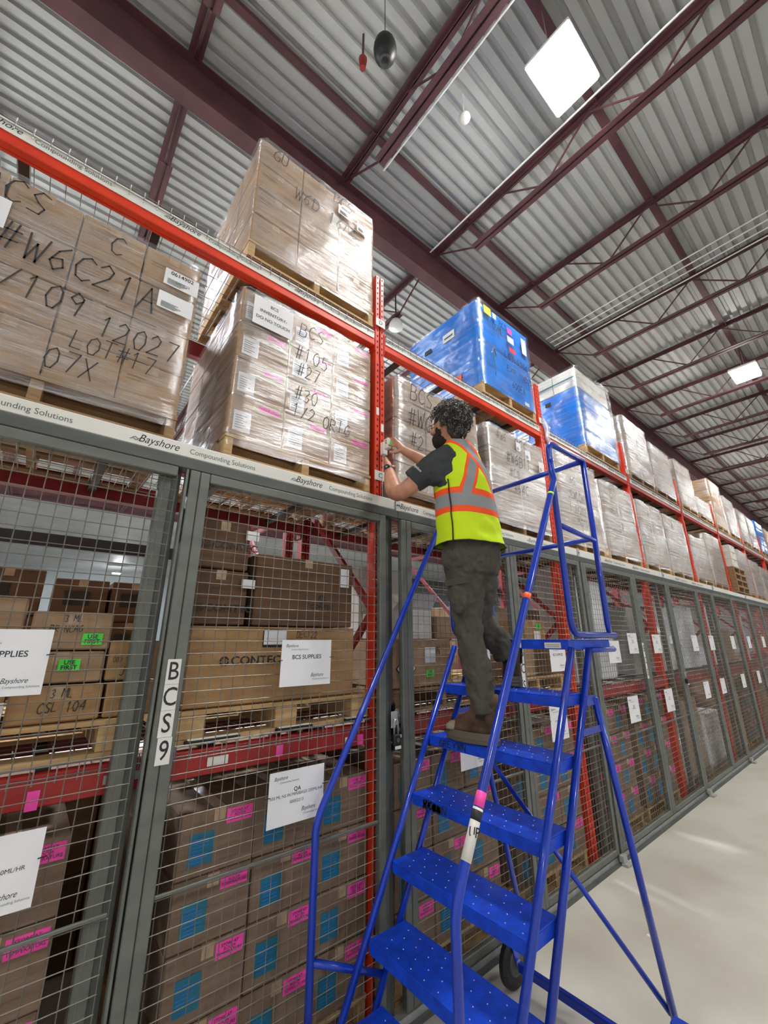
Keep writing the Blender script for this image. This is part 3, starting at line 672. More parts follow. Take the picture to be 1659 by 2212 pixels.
def load(x0, x1, z0, z1, nx, nz, desc, m='card', style='plain', ny=1, film_m='clear', y0=2.045, depth=1.02, group=None, aged=False, texts=(), seqh=.11, wlabel=None, jit=.004, wrapz=.06):
    pw = x1 - x0
    pallet(x0, y0, z0, pw, depth, 'wooden pallet under %s' % desc, aged, group=group and group + ' pallets')
    zc = z0 + .132; dx = pw / nx; dy = depth / ny; dz = (z1 - zc) / nz
    for k in range(nz):
        for i in range(nx):
            for j in range(ny):
                if ny > 1 and j > 0 and 0 < i < nx - 1 and k < nz - 1: continue
                if group:
                    STUFF.cbox(x0 + dx * i + .003, x0 + dx * (i + 1) - .003, y0 + .003, y0 + dy - .003, zc + dz * k + .002, zc + dz * (k + 1) - .001, .006, {'card': 0, 'card2': 1, 'card3': 2}[m]); continue
                col = 'lone' if nx == 1 else (ORD[i] if i < nx - 1 else 'right') if nx <= 3 and i in (0, nx - 1) else ORD[i]
                if nx == 3 and i == 1: col = 'centre'
                dep = '' if ny == 1 else (', front' if j == 0 else ', back' if j == ny - 1 else ', mid-depth')
                lab = 'carton, %s row, %s column%s, of %s' % (ROWN[nz][k], col, dep, desc)
                if group: lab = 'carton in %s' % desc
                ox, oy = random.uniform(-jit, jit) * .5, random.uniform(0, jit)
                carton(x0 + dx * i + ox, y0 + dy * j + oy, zc + dz * k + .0002 * k, dx, dy, dz, m, style, lab, group)
    if film_m:
        w = wrap(x0, x1, y0 - .004, y0 + depth, z0 + wrapz, z1 + .004, film_m, ('clear' if film_m == 'clear' else 'cloudy') + ' stretch film around ' + desc, group=group and group + ' film')
        if texts:
            mb = MB()
            for s, tx, tz, h, slope in texts: hand(mb, s, tx, y0 - .026, tz, h, slope=slope, th=max(.005, h * .055))
            build('handwriting', mb, M['marker'], w, label='black marker lettering')
        return w
# ---- middle shelf (top of track level)
ZM = 2.695
w1 = load(-.70, .365, ZM, 3.74, 4, 4, 'the stack at far left, middle shelf', style='print', aged=True, texts=(('BCS', -.52, 3.57, .13, 0), ('C', -.05, 3.56, .11, 0), ('#W6C21A', -.42, 3.33, .14, .0), ('BO/109', -.52, 3.14, .12, 0), ('LOT#17', -.1, 2.99, .09, 0), ('12027', -.02, 3.10, .11, 0), ('07X', -.17, 2.86, .10, 0)))
w2 = load(.605, 1.57, ZM, 3.80, 3, 4, 'the pink-stickered stack, middle shelf', style='lp', ny=3, texts=(('BCS', .97, 3.63, .10, 0), ('#105', .95, 3.45, .10, 0), ('#27', .97, 3.33, .09, 0), ('#30', .97, 3.17, .09, 0), ('1/2 ORIG', .96, 3.05, .085, -.04)))
load(1.79, 2.78, ZM, 3.72, 3, 5, 'the stack in front of the man', m='card2', style='plain', ny=2, aged=False, film_m='clear', texts=(('BCS', 1.93, 3.55, .14, 0), ('#WG', 1.90, 3.33, .15, 0), ('#2', 1.92, 3.15, .12, 0)))
w4 = load(2.93, 3.89, ZM, 3.72, 2, 4, 'the stack right of the man', m='card2', film_m='milky', aged=True, texts=(('#W6', 3.03, 3.58, .09, 0), ('BCS', 3.33, 3.56, .12, 0), ('#W6B11', 3.17, 3.38, .11, 0), ('#C1', 3.2, 3.24, .09, 0), ('#64C', 3.25, 3.1, .10, 0)))
load(4.10, 5.12, ZM, 3.80, 2, 4, 'the stack behind the ladder guard rail', m='card2', film_m='milky', texts=(('B7', 4.35, 3.62, .10, 0), ('NS', 4.4, 3.45, .10, 0), ('JEWDOWN', 4.3, 3.28, .10, 0), ('1 2/2027', 4.3, 3.12, .09, 0), ('MG/36', 4.45, 2.98, .09, 0)))
load(5.22, 6.22, ZM, 3.74, 2, 4, 'the stack right of the ladder guard rail', m='card2', film_m='milky', texts=(('BCS', 5.45, 3.58, .10, 0), ('NS', 5.43, 3.45, .09, 0), ('INSULIN', 5.35, 3.30, .09, 0), ('1D', 5.6, 3.12, .09, 0)))
load(6.40, 7.36, ZM, 3.72, 2, 4, 'the left stack of the fourth bay, middle shelf', m='card2', film_m='milky', texts=(('W6C', 6.7, 3.5, .1, 0), ('2027', 6.7, 3.3, .1, 0)))
load(7.44, 8.42, ZM, 3.70, 2, 4, 'the right stack of the fourth bay, middle shelf', m='card2', film_m='milky', texts=(('WGC', 7.7, 3.5, .1, 0),))
load(8.68, 9.62, ZM, 3.55, 2, 4, 'the left stack of the fifth bay, middle shelf', m='card2', film_m='milky')
load(9.72, 10.7, ZM, 3.76, 2, 4, 'the right stack of the fifth bay, middle shelf', m='card2', film_m='milky')
# loose pallets with white cartons, sixth bay
for k in range(4): pallet(11.0, 1.95, ZM + .133 * k, .96, 1.02, 'empty aged pallet, %s of the loose pallet pile far along the middle shelf' % ['bottom', 'second', 'third', 'top'][k], True)
for k in range(3): carton(11.04 + .02 * k, 1.95, ZM + .535 + .16 * k, .42, .5, .155, 'whitebox', 'plain', 'flat white carton, %s, lying on the loose pallet pile' % ['lowest', 'middle', 'topmost'][k])
load(11.5, 12.2, ZM + .0, 3.6, 2, 3, 'the stack behind the loose pallet pile', m='card2', film_m='milky', y0=2.5, depth=.5) if False else None
k = 12.15
while k < 24: load(k, k + 1.0, ZM, 3.55 + random.random() * .25, 2, 3, 'a film-wrapped stack far along the middle shelf', m='card2', film_m='milky', group='far middle-shelf stacks', style='far'); k += 1.14
# ---- upper shelf
ZU = 4.045
w3 = load(.60, 1.58, ZU, 5.09, 3, 4, 'the lone tall stack on the upper shelf', style='print', ny=3, texts=(('GU', .68, 4.93, .10, 0), ('BCS', 1.17, 4.97, .10, -.02), ('W6D 16AG', .86, 4.73, .11, 0)))
def paper_on(w, x, z, wd, h, lines=(), sz=.02, bars=True):
    p = build('shipping_label', MB().box(x, x + wd, 2.0155, 2.0165, z, z + h), M['paper'], w, label='white paper label')
    for k, l in enumerate(lines): text(l, x + wd / 2, 2.0145, z + h * (.8 - .26 * k), sz, M['ink'], p, align='CENTER', bold=.0003)
    if bars:
        mb = MB(); n = 5
        for k in range(n): mb.box(x + wd * .1, x + wd * (.5 + .08 * (k % 3)), 2.0143, 2.0147, z + h * (.10 + .07 * k), z + h * (.10 + .07 * k) + .003)
        build('label_print', mb, M['inkg'], p)
p_ = paper_on(w2, .665, 3.555, .255, .20, ('BCS', 'INVENTORY-', 'DO NO TOUCH'), .030, False)
paper_on(w1, .195, 3.53, .165, .10, ('0614902', ), .032); text('LANE23', .25, 2.0145, 3.565, .02, M['ink'], w1)
paper_on(w1, .185, 3.38, .165, .10); paper_on(w1, -.60, 3.42, .20, .15)
paper_on(w3, 1.215, 4.88, .13, .09, ('0B20218',), .022); paper_on(w3, 1.39, 4.84, .10, .09)
paper_on(w4, 3.35, 3.55, .07, .09, (), .02); paper_on(w4, 3.5, 3.5, .09, .10, (), .02); paper_on(w4, 3.74, 3.42, .08, .12)
def blue_load(x0, x1, z0, z1, rows, desc, front_rows=None):
    pallet(x0, 2.045, z0, x1 - x0, 1.02, 'wooden pallet under ' + desc)
    mb = MB(); rings = []; y0, y1 = 2.045, 3.06; zb = z0 + .115; n = int((z1 - zb) / .02); sd = random.random() * 9
    def pt(a, b, ax, ay, z):
        u = ((z - zb) / (z1 - zb) * rows) % 1; dent = .012 * math.exp(-((min(u, 1 - u)) / .05) ** 2) if .06 < (z - zb) / (z1 - zb) < .96 else 0
        bb = -.0 - dent + .010 * noise.noise((a * 4 + sd, b * 4, z * 4)); top = max(0, (z - z1 + .03) / .03); bb -= .02 * top * top
        return (a + ax * bb, b + ay * bb, z)
    for i in range(n + 1):
        z = zb + (z1 - zb) * i / n; ring = []
        for k in range(20): ring.append(pt(x0 + .02 + (x1 - x0 - .04) * k / 19, y0, 0, -1, z))
        for k in range(20): ring.append(pt(x1, y0 + .02 + (y1 - y0 - .04) * k / 19, 1, 0, z))
        for k in range(20): ring.append(pt(x1 - .02 - (x1 - x0 - .04) * k / 19, y1, 0, 1, z))
        for k in range(20): ring.append(pt(x0, y1 - .02 - (y1 - y0 - .04) * k / 19, -1, 0, z))
        rings.append(ring)
    mb.loft(rings)
    return build('blue_wrapped_load', mb, M['bwrap'], org=(x0, y0, zb), smooth=False, label=desc, cat='wrapped load')
b = autosmooth(blue_load(2.92, 3.86, ZU, 5.17, 4, 'big blue-wrapped load on the upper shelf, above the man'), 50)
yb = 2.022
def stick(par, nm, x0, x1, z0, z1, m, y=None, label=None): return build(nm, MB().box(x0, x1, (y or yb) - .002, (y or yb), z0, z1), M[m], par, label=label)
stick(b, 'sticker', 3.01, 3.13, 5.02, 5.12, 'yellow', label='yellow and white sticker'); stick(b, 'sticker', 3.16, 3.22, 5.03, 5.10, 'label'); stick(b, 'sticker', 3.42, 3.50, 4.98, 5.05, 'pink')
stick(b, 'sticker', 3.40, 3.52, 4.86, 4.94, 'label'); stick(b, 'sticker', 3.42, 3.53, 4.74, 4.80, 'reds'); stick(b, 'sticker', 3.68, 3.77, 4.84, 5.05, 'label'); stick(b, 'sticker', 3.62, 3.70, 4.16, 4.2, 'label')
mb = MB(); hand(mb, 'BCS', 3.26, yb - .003, 4.98, .08, th=.008); hand(mb, '105mL', 3.08, yb - .003, 4.88, .08, th=.008); hand(mb, 'LOT:5251V', 3.32, yb - .003, 4.62, .07, w=.055, th=.008); hand(mb, 'EXP TNDZN', 3.34, yb - .003, 4.46, .07, w=.055, th=.008); hand(mb, '600EA', 3.40, yb - .003, 4.28, .08, th=.008)
mb.tube([(3.12, yb - .003, 4.3), (3.12, yb - .003, 4.62)], .004, 4); mb.tube([(3.08, yb - .003, 4.55), (3.12, yb - .003, 4.63), (3.16, yb - .003, 4.55)], .004, 4)
build('handwriting', mb, M['marker'], b, label='black marker lettering')
for y0_, y1_, z0_, z1_, mt in ((2.34, 2.50, 4.86, 4.96, 'label'), (2.68, 2.78, 4.87, 4.92, 'blackl'), (2.28, 2.44, 4.28, 4.36, 'orangetag')):
    build('side_sticker', MB().box(2.902, 2.905, y0_, y1_, z0_, z1_), M[mt], b)
build('side_sticker_stripe', MB().box(2.8995, 2.9015, 2.36, 2.48, 4.895, 4.915), M['teal'], b)
wrap(2.92, 3.86, 2.03, 3.06, ZU + .08, 5.17, 'bluef', 'shiny film over the big blue-wrapped load', bulge=.01)
b2 = autosmooth(blue_load(5.03, 6.03, ZU, 5.03, 4, 'blue and white film-wrapped load on the upper shelf, past the man'), 50)
for y0_, y1_, z0_, z1_, mt in ((2.80, 2.95, 4.5, 4.58, 'label'), (2.42, 2.50, 4.88, 4.94, 'blackl')):
    build('side_sticker', MB().box(5.008, 5.012, y0_, y1_, z0_, z1_), M[mt], b2)
for j in range(3):
    for k in range(2): 
        for i in range(2): carton(5.05 + .49 * i, 2.05 + .335 * j, 5.04 + .15 * k, .48, .33, .148, 'whitebox', 'plain', 'white carton, %s layer, %s, %s, on top of the blue and white load' % (['lower', 'upper'][k], ['left', 'right'][i], ['front', 'middle', 'back'][j]))
mb = MB().box(5.028, 5.031, 2.06, 3.04, 5.175, 5.19); build('strapping', mb, M['teal'], label='dark green band along the white cartons on the blue load', cat='strap', org=(5.03, 2.06, 5.18))
wrap(5.03, 6.03, 2.02, 3.06, ZU + .08, 5.34, 'clear', 'shiny film over the front of the blue and white load', bulge=.016)
load(6.42, 7.38, ZU, 5.10, 2, 4, 'the left stack of the fourth bay, upper shelf', m='card2', film_m='milky', aged=True); load(7.46, 8.42, ZU, 4.98, 2, 4, 'the right stack of the fourth bay, upper shelf', m='card2', film_m='milky', aged=True)
load(8.72, 9.66, ZU, 5.03, 2, 4, 'the left stack of the fifth bay, upper shelf', m='card2', film_m='milky'); load(9.76, 10.7, ZU, 4.50, 2, 2, 'the low loosely wrapped stack, fifth bay, upper shelf', m='whitebox', film_m='milky')
load(11.0, 11.95, ZU, 5.22, 2, 4, 'the tall tan stack far along the upper shelf', m='card3', film_m='clear')
load(12.1, 13.05, ZU, 5.05, 2, 4, 'the grey stack after the tall tan one', m='card2', film_m='milky'); load(13.3, 14.2, ZU, 4.98, 2, 3, 'the stack before the narrow far blue load', m='card2', film_m='milky')
load(14.3, 15.2, ZU, 4.95, 2, 3, 'the stack touching the narrow far blue load', m='card2', film_m='milky')
autosmooth(blue_load(15.55, 16.5, ZU, 5.08, 4, 'narrow-looking blue-wrapped load far along the upper shelf'), 50)
k = 16.7
while k < 24: load(k, k + 1.0, ZU, 4.8 + random.random() * .25, 2, 3, 'a stack farthest along the upper shelf', m='card3', film_m='clear', group='farthest upper-shelf stacks', style='far'); k += 1.14
# ---- floor level, behind the doors
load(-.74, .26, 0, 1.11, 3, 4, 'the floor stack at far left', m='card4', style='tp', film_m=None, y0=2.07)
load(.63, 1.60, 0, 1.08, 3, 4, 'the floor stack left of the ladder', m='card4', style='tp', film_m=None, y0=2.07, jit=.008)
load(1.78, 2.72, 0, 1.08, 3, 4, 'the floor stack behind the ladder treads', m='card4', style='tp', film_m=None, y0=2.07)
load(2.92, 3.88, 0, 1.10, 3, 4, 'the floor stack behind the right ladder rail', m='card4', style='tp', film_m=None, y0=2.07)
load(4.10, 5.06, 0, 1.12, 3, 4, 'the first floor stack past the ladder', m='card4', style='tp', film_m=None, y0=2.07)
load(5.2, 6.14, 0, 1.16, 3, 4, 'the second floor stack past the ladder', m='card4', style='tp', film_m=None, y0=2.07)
load(6.45, 7.4, 0, 1.0, 2, 3, 'the third floor stack past the ladder', m='card', style='print', film_m='clear', y0=2.09, aged=True)
load(7.5, 8.4, 0, .75, 2, 3, 'the low white floor stack past the ladder', m='whitebox', style='plain', film_m='milky', y0=2.09)
load(8.75, 9.7, 0, 1.15, 2, 4, 'the brown floor stack farther along', m='card', style='plain', film_m=None, y0=2.09)
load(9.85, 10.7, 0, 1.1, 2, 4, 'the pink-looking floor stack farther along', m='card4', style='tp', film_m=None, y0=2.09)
k = 11.1
while k < 22: load(k, k + 1.0, 0, 1.0 + random.random() * .2, 2, 3, 'a brown floor stack far along the aisle', m='card', film_m=None, group='far floor stacks', style='far', y0=2.09); k += 1.16
build('green_film_roll', MB().tube([(.585, 2.35, 0), (.585, 2.35, 1.05)], .03, 14), mat('dark_green_film', '#1d4a22', .4), label='upright dark green roll beside the floor stack behind cage post', cat='roll', org=(.585, 2.35, 0))
# ---- low shelf, behind the doors
ZL = 1.345; zc = ZL + .132
pallet(-.74, 2.08, ZL, 1.14, 1.0, 'pale pallet on the low shelf behind the left supplies sheet', bw=.12); pallet(.56, 2.08, ZL, 1.04, 1.0, 'pale pallet under the wide brown cartons, low shelf', bw=.12)
def loose(x, y, z, dx, dy, dz, m, label, words=(), green=None, paper=None):
    o = carton(x, y, z, dx, dy, dz, m, 'plain', label)
    if words:
        mb = MB()
        for s, tx, tz, h in words: hand(mb, s, x + tx, y - .001, z + tz, h, th=h * .09)
        build('handwriting', mb, M['marker'], o)
    if green:
        p = build('sticker', MB().box(x + green[0], x + green[0] + .07, y - .004, y - .0015, z + green[1], z + green[1] + .045), M['green'], o, label='bright green use-first sticker')
        text('USE\nFIRST', x + green[0] + .035, y - .0048, z + green[1] + .0225, .022, M['ink'], p, align='CENTER', bold=.0004)
    if paper: build('shipping_label', MB().box(x + paper[0], x + paper[0] + paper[2], y - .004, y - .0015, z + paper[1], z + paper[1] + paper[3]), M['paper'], o, label='white printed label')
    return o
loose(-.42, 2.10, zc, .40, .36, .15, 'card3', 'low carton with white label, bottom left behind the supplies sheet', (('216', .26, .1, .035),), paper=(.28, .01, .12, .075))
loose(-.015, 2.10, zc, .29, .36, .135, 'card3', 'hand-marked brown carton, bottom middle of low-shelf pile at left', (('3 ML', .12, .09, .03), ('CSL 104', .09, .04, .035)))
loose(.283, 2.10, zc, .18, .36, .135, 'card3', 'small carton by the lettered door post, bottom of the pile', (('10 ML', .05, .1, .025), ('SQT', .06, .03, .03)))
loose(-.03, 2.11, zc + .137, .29, .35, .12, 'card', 'carton with torn top and green sticker, second layer at left', (('3ML', .04, .09, .025),), green=(.14, .045))
loose(.27, 2.11, zc + .137, .19, .35, .16, 'card3', 'small tan carton by the lettered door post, upper layer', (('10', .08, .11, .03), ('OBD SYRN', .02, .075, .018), ('JUNY', .05, .02, .035)))
loose(.0, 2.12, zc + .259, .27, .34, .15, 'card', 'carton with upper green sticker, third layer at left', (('3 ML', .10, .11, .025), ('BRINCAG', .06, .07, .025)), green=(.17, .02))
loose(-.42, 2.10, zc + .152, .37, .36, .16, 'card', 'brown carton hidden mostly behind the left supplies sheet')
loose(-.42, 2.12, zc + .314, .40, .34, .14, 'card', 'upper brown carton above the left supplies sheet')
def contec(x, y, z, dx, dy, dz, label, tx, tz, s, stacked=False, m='card3'):
    o = carton(x, y, z, dx, dy, dz, m, 'plain', label)
    tt = text('CONTEC', x + tx, y - .0015, z + tz, s, M['ink'], o, bold=.001, xs=1.15)
    cxx, czz = (x + tx - s * .55, z + tz) if not stacked else (x + tx + s * 2.3, z + tz + s * 1.35); R = s * (.42 if not stacked else .8)
    mb = MB(); nseg = 24
    for q in range(nseg):
        a0, a1 = 2 * math.pi * q / nseg, 2 * math.pi * (q + 1) / nseg
        if q % 6 == 0: continue
        mb.add([(cxx + R * math.cos(a0), y - .0005, czz + R * math.sin(a0)), (cxx + R * math.cos(a1), y - .0005, czz + R * math.sin(a1)), (cxx + R * .62 * math.cos(a1), y - .0005, czz + R * .62 * math.sin(a1)), (cxx + R * .62 * math.cos(a0), y - .0005, czz + R * .62 * math.sin(a0))], [(0, 1, 2, 3)])
    for sx in (-1, 1): mb.box(cxx + sx * R * .22 - R * .07, cxx + sx * R * .22 + R * .07, y - .0006, y - .0002, czz - R * .55, czz + R * .55)
    build('printed_logo', mb, M['ink'], o); return o
o = contec(.575, 2.10, zc, .93, .5, .365, 'wide brown carton with printed logo, behind the supplies sheet', .20, .20, .055)
build('edge_label', MB().box(.935, 1.06, 2.0975, 2.0985, zc + .275, zc + .345), M['paper'], o, label='white label with black border'); build('label_border', MB().box(.93, 1.065, 2.0990, 2.0995, zc + .262, zc + .352), M['blackl'], o)
mb = MB(); hand(mb, 'DEC122', 1.12, 2.099, zc + .31, .035, th=.003); build('handwriting', mb, M['marker'], o)
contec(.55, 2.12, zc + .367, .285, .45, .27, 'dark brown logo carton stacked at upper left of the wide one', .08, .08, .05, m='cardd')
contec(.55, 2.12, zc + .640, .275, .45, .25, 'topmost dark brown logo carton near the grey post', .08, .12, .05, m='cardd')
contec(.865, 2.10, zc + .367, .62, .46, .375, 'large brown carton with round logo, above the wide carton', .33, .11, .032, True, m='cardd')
for (x, z, w, h) in ((.79, zc + .55, .07, .045), (.79, zc + .80, .07, .05), (1.39, zc + .60, .06, .11)): build('loose_label', MB().box(x, x + w, 2.094, 2.096, z, z + h), M['paper'], label='pale paper label stuck on the dark cartons behind the mesh', cat='label', group='paper labels on the dark cartons', org=(x, 2.094, z))
# second bay, low shelf
pallet(1.80, 2.08, ZL, .9, 1.0, 'pallet on the low shelf behind the man’s legs', True); pallet(3.0, 2.08, ZL, .85, 1.0, 'pallet on the low shelf under the ladder platform')
o = loose(1.80, 2.10, zc, .56, .5, .30, 'card', 'brown carton with diamond hazard mark, behind the ladder rail', (('UN', .38, .2, .05),), green=(.30, .06), paper=(.29, .15, .10, .10))
build('hazard_diamond', MB().prism([(1.84, zc + .12), (1.92, zc + .20), (2.0, zc + .12), (1.92, zc + .04)], 2.097, 2.099), M['paper'], o); build('diamond_outline', MB().prism([(1.83, zc + .12), (1.92, zc + .21), (2.01, zc + .12), (1.92, zc + .03)], 2.0995, 2.1005), M['ink'], o)
t = thing('open_carton', (1.84, 2.2, zc + .302), 'open white carton with raised flaps, behind the man’s thigh', 'carton')
build('carton_body', MB().cbox(1.86, 2.22, 2.15, 2.5, zc + .302, zc + .50, .005), M['whitebox'], t)
for a, bq, c, d in (((1.86, 2.15), (2.22, 2.15), -.10, .10), ((1.86, 2.5), (2.22, 2.5), .08, .2)):
    build('flap', MB().add([(a[0], a[1], zc + .50), (bq[0], bq[1], zc + .50), (bq[0] - .03, bq[1] + c, zc + .50 + d), (a[0] + .03, a[1] + c, zc + .50 + d), (a[0], a[1] + .004, zc + .50), (bq[0], bq[1] + .004, zc + .50), (bq[0] - .03, bq[1] + c + .004, zc + .50 + d), (a[0] + .03, a[1] + c + .004, zc + .50 + d)], [(0, 1, 2, 3), (7, 6, 5, 4), (0, 4, 5, 1), (1, 5, 6, 2), (2, 6, 7, 3), (3, 7, 4, 0)]), M['whitebox'], t)
loose(2.24, 2.12, zc + .302, .32, .4, .16, 'card', 'flat brown carton next to the open white one')
loose(1.9, 2.6, zc + .302, .5, .4, .55, 'whitebox', 'tall white carton at the back behind the man’s legs')
loose(3.02, 2.10, zc, .42, .45, .27, 'card', 'brown carton on the low shelf under the platform, left', paper=(.02, .02, .09, .18)); loose(3.45, 2.10, zc, .36, .45, .27, 'cardd', 'dark carton on the low shelf behind the platform sheet')
loose(3.35, 2.12, zc + .272, .34, .4, .20, 'card3', 'tan carton with green sticker above the ladder platform', green=(.19, .12), paper=(.14, .01, .1, .09))
for k in range(4): carton(3.45, 2.75, zc + .272 + .2 * k, .45, .3, .198, 'greycr', 'plain', 'grey crate, %s of the tall pile behind the platform' % ['lowest', 'second', 'third', 'topmost'][k])
for k, (x, w, y) in enumerate(((4.12, .20, 2.12), (4.36, .42, 2.25), (4.82, .36, 2.16), (5.2, .36, 2.3))):
    o = build('foam_panel', MB().cbox(x, x + w, y, y + .3, ZL + .02, 2.50 - .04 * k, .01), M['foam'], label='tall white foam block behind the mesh, %s of four' % ['leftmost', 'second', 'third', 'rightmost'][k], cat='foam block', org=(x, y, ZL))
loose(5.68, 2.15, ZL + .02, .5, .5, .4, 'greycr', 'grey crate right of the foam blocks, bottom'); loose(5.68, 2.15, ZL + .422, .5, .5, .4, 'greycr', 'grey crate right of the foam blocks, top')
for x, h, mt, lb in ((6.5, .5, 'whitebox', 'white carton on the low shelf past the foam blocks'), (7.2, .35, 'foam', 'pale tub on the low shelf past the foam blocks'), (7.75, .9, 'foam', 'tall pale block on the low shelf farther along'), (8.8, 1.0, 'foam', 'tall pale block on the low shelf, fifth bay'), (9.9, .6, 'card', 'brown carton on the low shelf, fifth bay'), (11.1, .9, 'foam', 'tall pale block on the low shelf, sixth bay')): loose(x, 2.15, ZL + .02, .55, .5, h, mt, lb)
# second row: dark cartons
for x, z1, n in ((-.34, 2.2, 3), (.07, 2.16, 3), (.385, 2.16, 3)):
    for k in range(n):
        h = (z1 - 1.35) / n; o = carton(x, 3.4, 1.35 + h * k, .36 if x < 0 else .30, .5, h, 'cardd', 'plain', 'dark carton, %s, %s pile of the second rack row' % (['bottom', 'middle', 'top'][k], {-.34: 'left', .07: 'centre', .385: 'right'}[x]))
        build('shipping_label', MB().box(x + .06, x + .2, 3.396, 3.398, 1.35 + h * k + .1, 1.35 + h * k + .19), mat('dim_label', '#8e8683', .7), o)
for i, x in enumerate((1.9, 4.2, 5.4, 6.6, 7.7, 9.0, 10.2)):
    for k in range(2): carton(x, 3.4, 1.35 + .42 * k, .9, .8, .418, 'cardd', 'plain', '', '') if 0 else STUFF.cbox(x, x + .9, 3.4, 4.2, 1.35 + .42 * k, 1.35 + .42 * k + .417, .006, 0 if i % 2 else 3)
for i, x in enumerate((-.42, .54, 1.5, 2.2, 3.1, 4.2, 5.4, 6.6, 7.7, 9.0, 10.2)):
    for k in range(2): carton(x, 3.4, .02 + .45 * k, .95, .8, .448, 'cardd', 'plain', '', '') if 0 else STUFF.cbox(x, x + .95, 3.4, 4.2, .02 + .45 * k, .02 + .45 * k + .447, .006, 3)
build('far_cartons', STUFF, [M['card'], M['card2'], M['card3'], M['cardd']], label='mass of small distant cartons at the far end of the shelves and in the row behind', cat='cartons', kind='stuff')
# black bin boxes with clear lids on the low beam
for k, (x, w) in enumerate(((.60, .24), (1.02, .2), (1.42, .16))):
    t = thing('black_tray', (x, 2.06, 1.342), 'black tray under the pale pallet, %s of three' % ['leftmost', 'middle', 'rightmost'][k], 'tray')
    build('tray_body', MB().cbox(x, x + w, 2.052, 2.078, 1.345, 1.36, .003), M['dark'], t); build('tray_lid', MB().cbox(x + .01, x + w - .01, 2.052, 2.076, 1.3605, 1.366, .002), M['label'], t)

# ================================================================== ROLLING LADDER
YL_, YR_ = 1.838, 1.076
FX = lambda z: 2.11 + .5457 * (z - 1.778)
lad = thing('rolling_ladder', (1.85, 1.45, 0), 'tall blue steel rolling ladder the man is standing on', 'ladder')
TR = .0165
for yy in (YL_, YR_):
    build('stringer', MB().tube([(FX(.03) + .0, yy, .03), (FX(1.735) + .012, yy, 1.735)], TR, 12), M['blue'], lad, smooth=True)
    build('rear_stringer', MB().tube([(FX(.06) + .20, yy, .06), (FX(1.73) + .20, yy, 1.73)], TR, 12), M['blue'], lad, smooth=True)
    o = build('rubber_foot', MB().tube([(FX(.03), yy, 0), (FX(.03), yy, .035)], .022, 12), M['rubber'], lad)
for k in range(7):
    z = 1.778 - .254 * k; x0 = FX(z); x1 = x0 + (.215 if k else .47)
    mb = MB(); mb.cbox(x0, x1, YR_ + .018, YL_ - .018, z - .006, z, .0015); mb.cbox(x0, x0 + .006, YR_ + .018, YL_ - .018, z - .05, z - .0061, .001); mb.cbox(x1 - .006, x1, YR_ + .018, YL_ - .018, z - .05, z - .0061, .001)
    for ye in (YR_ + .018, YL_ - .024): mb.box(x0 + .006, x1 - .006, ye, ye + .006, z - .05, z - .006)
    r = 0; xx = x0 + .025
    while xx < x1 - .02:
        yy = YR_ + .05 + (.026 if r % 2 else 0)
        while yy < YL_ - .04: mb.tube([(xx, yy, z - .0005), (xx, yy, z + .0018)], [.0032, .002], 6, 1); yy += .075
        xx += .05; r += 1
    tr = build('platform' if k == 0 else 'tread', mb, [M['bluet'], M['nub']], lad)
    if k == 0:
        for ya, yb_, nm in ((1.135, 1.225, ''), (1.365, 1.40, '')):
            build('warning_label', MB().box(x0 - .0015, x0 - .0002, ya, yb_, z - .044, z - .016), M['label'], tr, label='small white label')
            mm = MB(); [mm.box(x0 - .0024, x0 - .0016, ya + .008, yb_ - .008, z - .036 + .008 * q, z - .034 + .008 * q) for q in range(2)]
            build('label_print', mm, M['inkg'], tr)
    if k in (2, 3):
        mm = MB(); s_ = 'GREYWN' if k == 2 else 'BCSWN'
        hand(mm, s_, 0, 0, 0, .03, w=.032, th=.0045)
        if k == 3: hand(mm, 'XX##', .0, .0, .0, .03, w=.03, th=.012)
        me = mm.data('marker_scribble', [M['ink']]); o = link('marker_scribble', me, tr); o.rotation_euler.z = -math.pi / 2
        o.location = Vector((x0 - .0018, 1.75 if k == 2 else 1.74, z - .042)) - ORG[tr]
    if k in (5, 3):
        cx, cy = (x0 + .05, 1.55) if k == 5 else (x0 + .03, 1.40)
        st = build('lime_sticker', MB().box(-.014, .014, -.035, .035, 0, .0008), M['lime'], tr); st.data = st.data.copy()
        st.location = Vector((cx, cy, z + .0005)) - ORG[tr]; st.rotation_euler.z = .9
def arc(p0, pc, p1, n=6):
    p0, pc, p1 = map(Vector, (p0, pc, p1)); return [p0 * (1 - t) ** 2 + pc * 2 * t * (1 - t) + p1 * t * t for t in [i / n for i in range(n + 1)]]
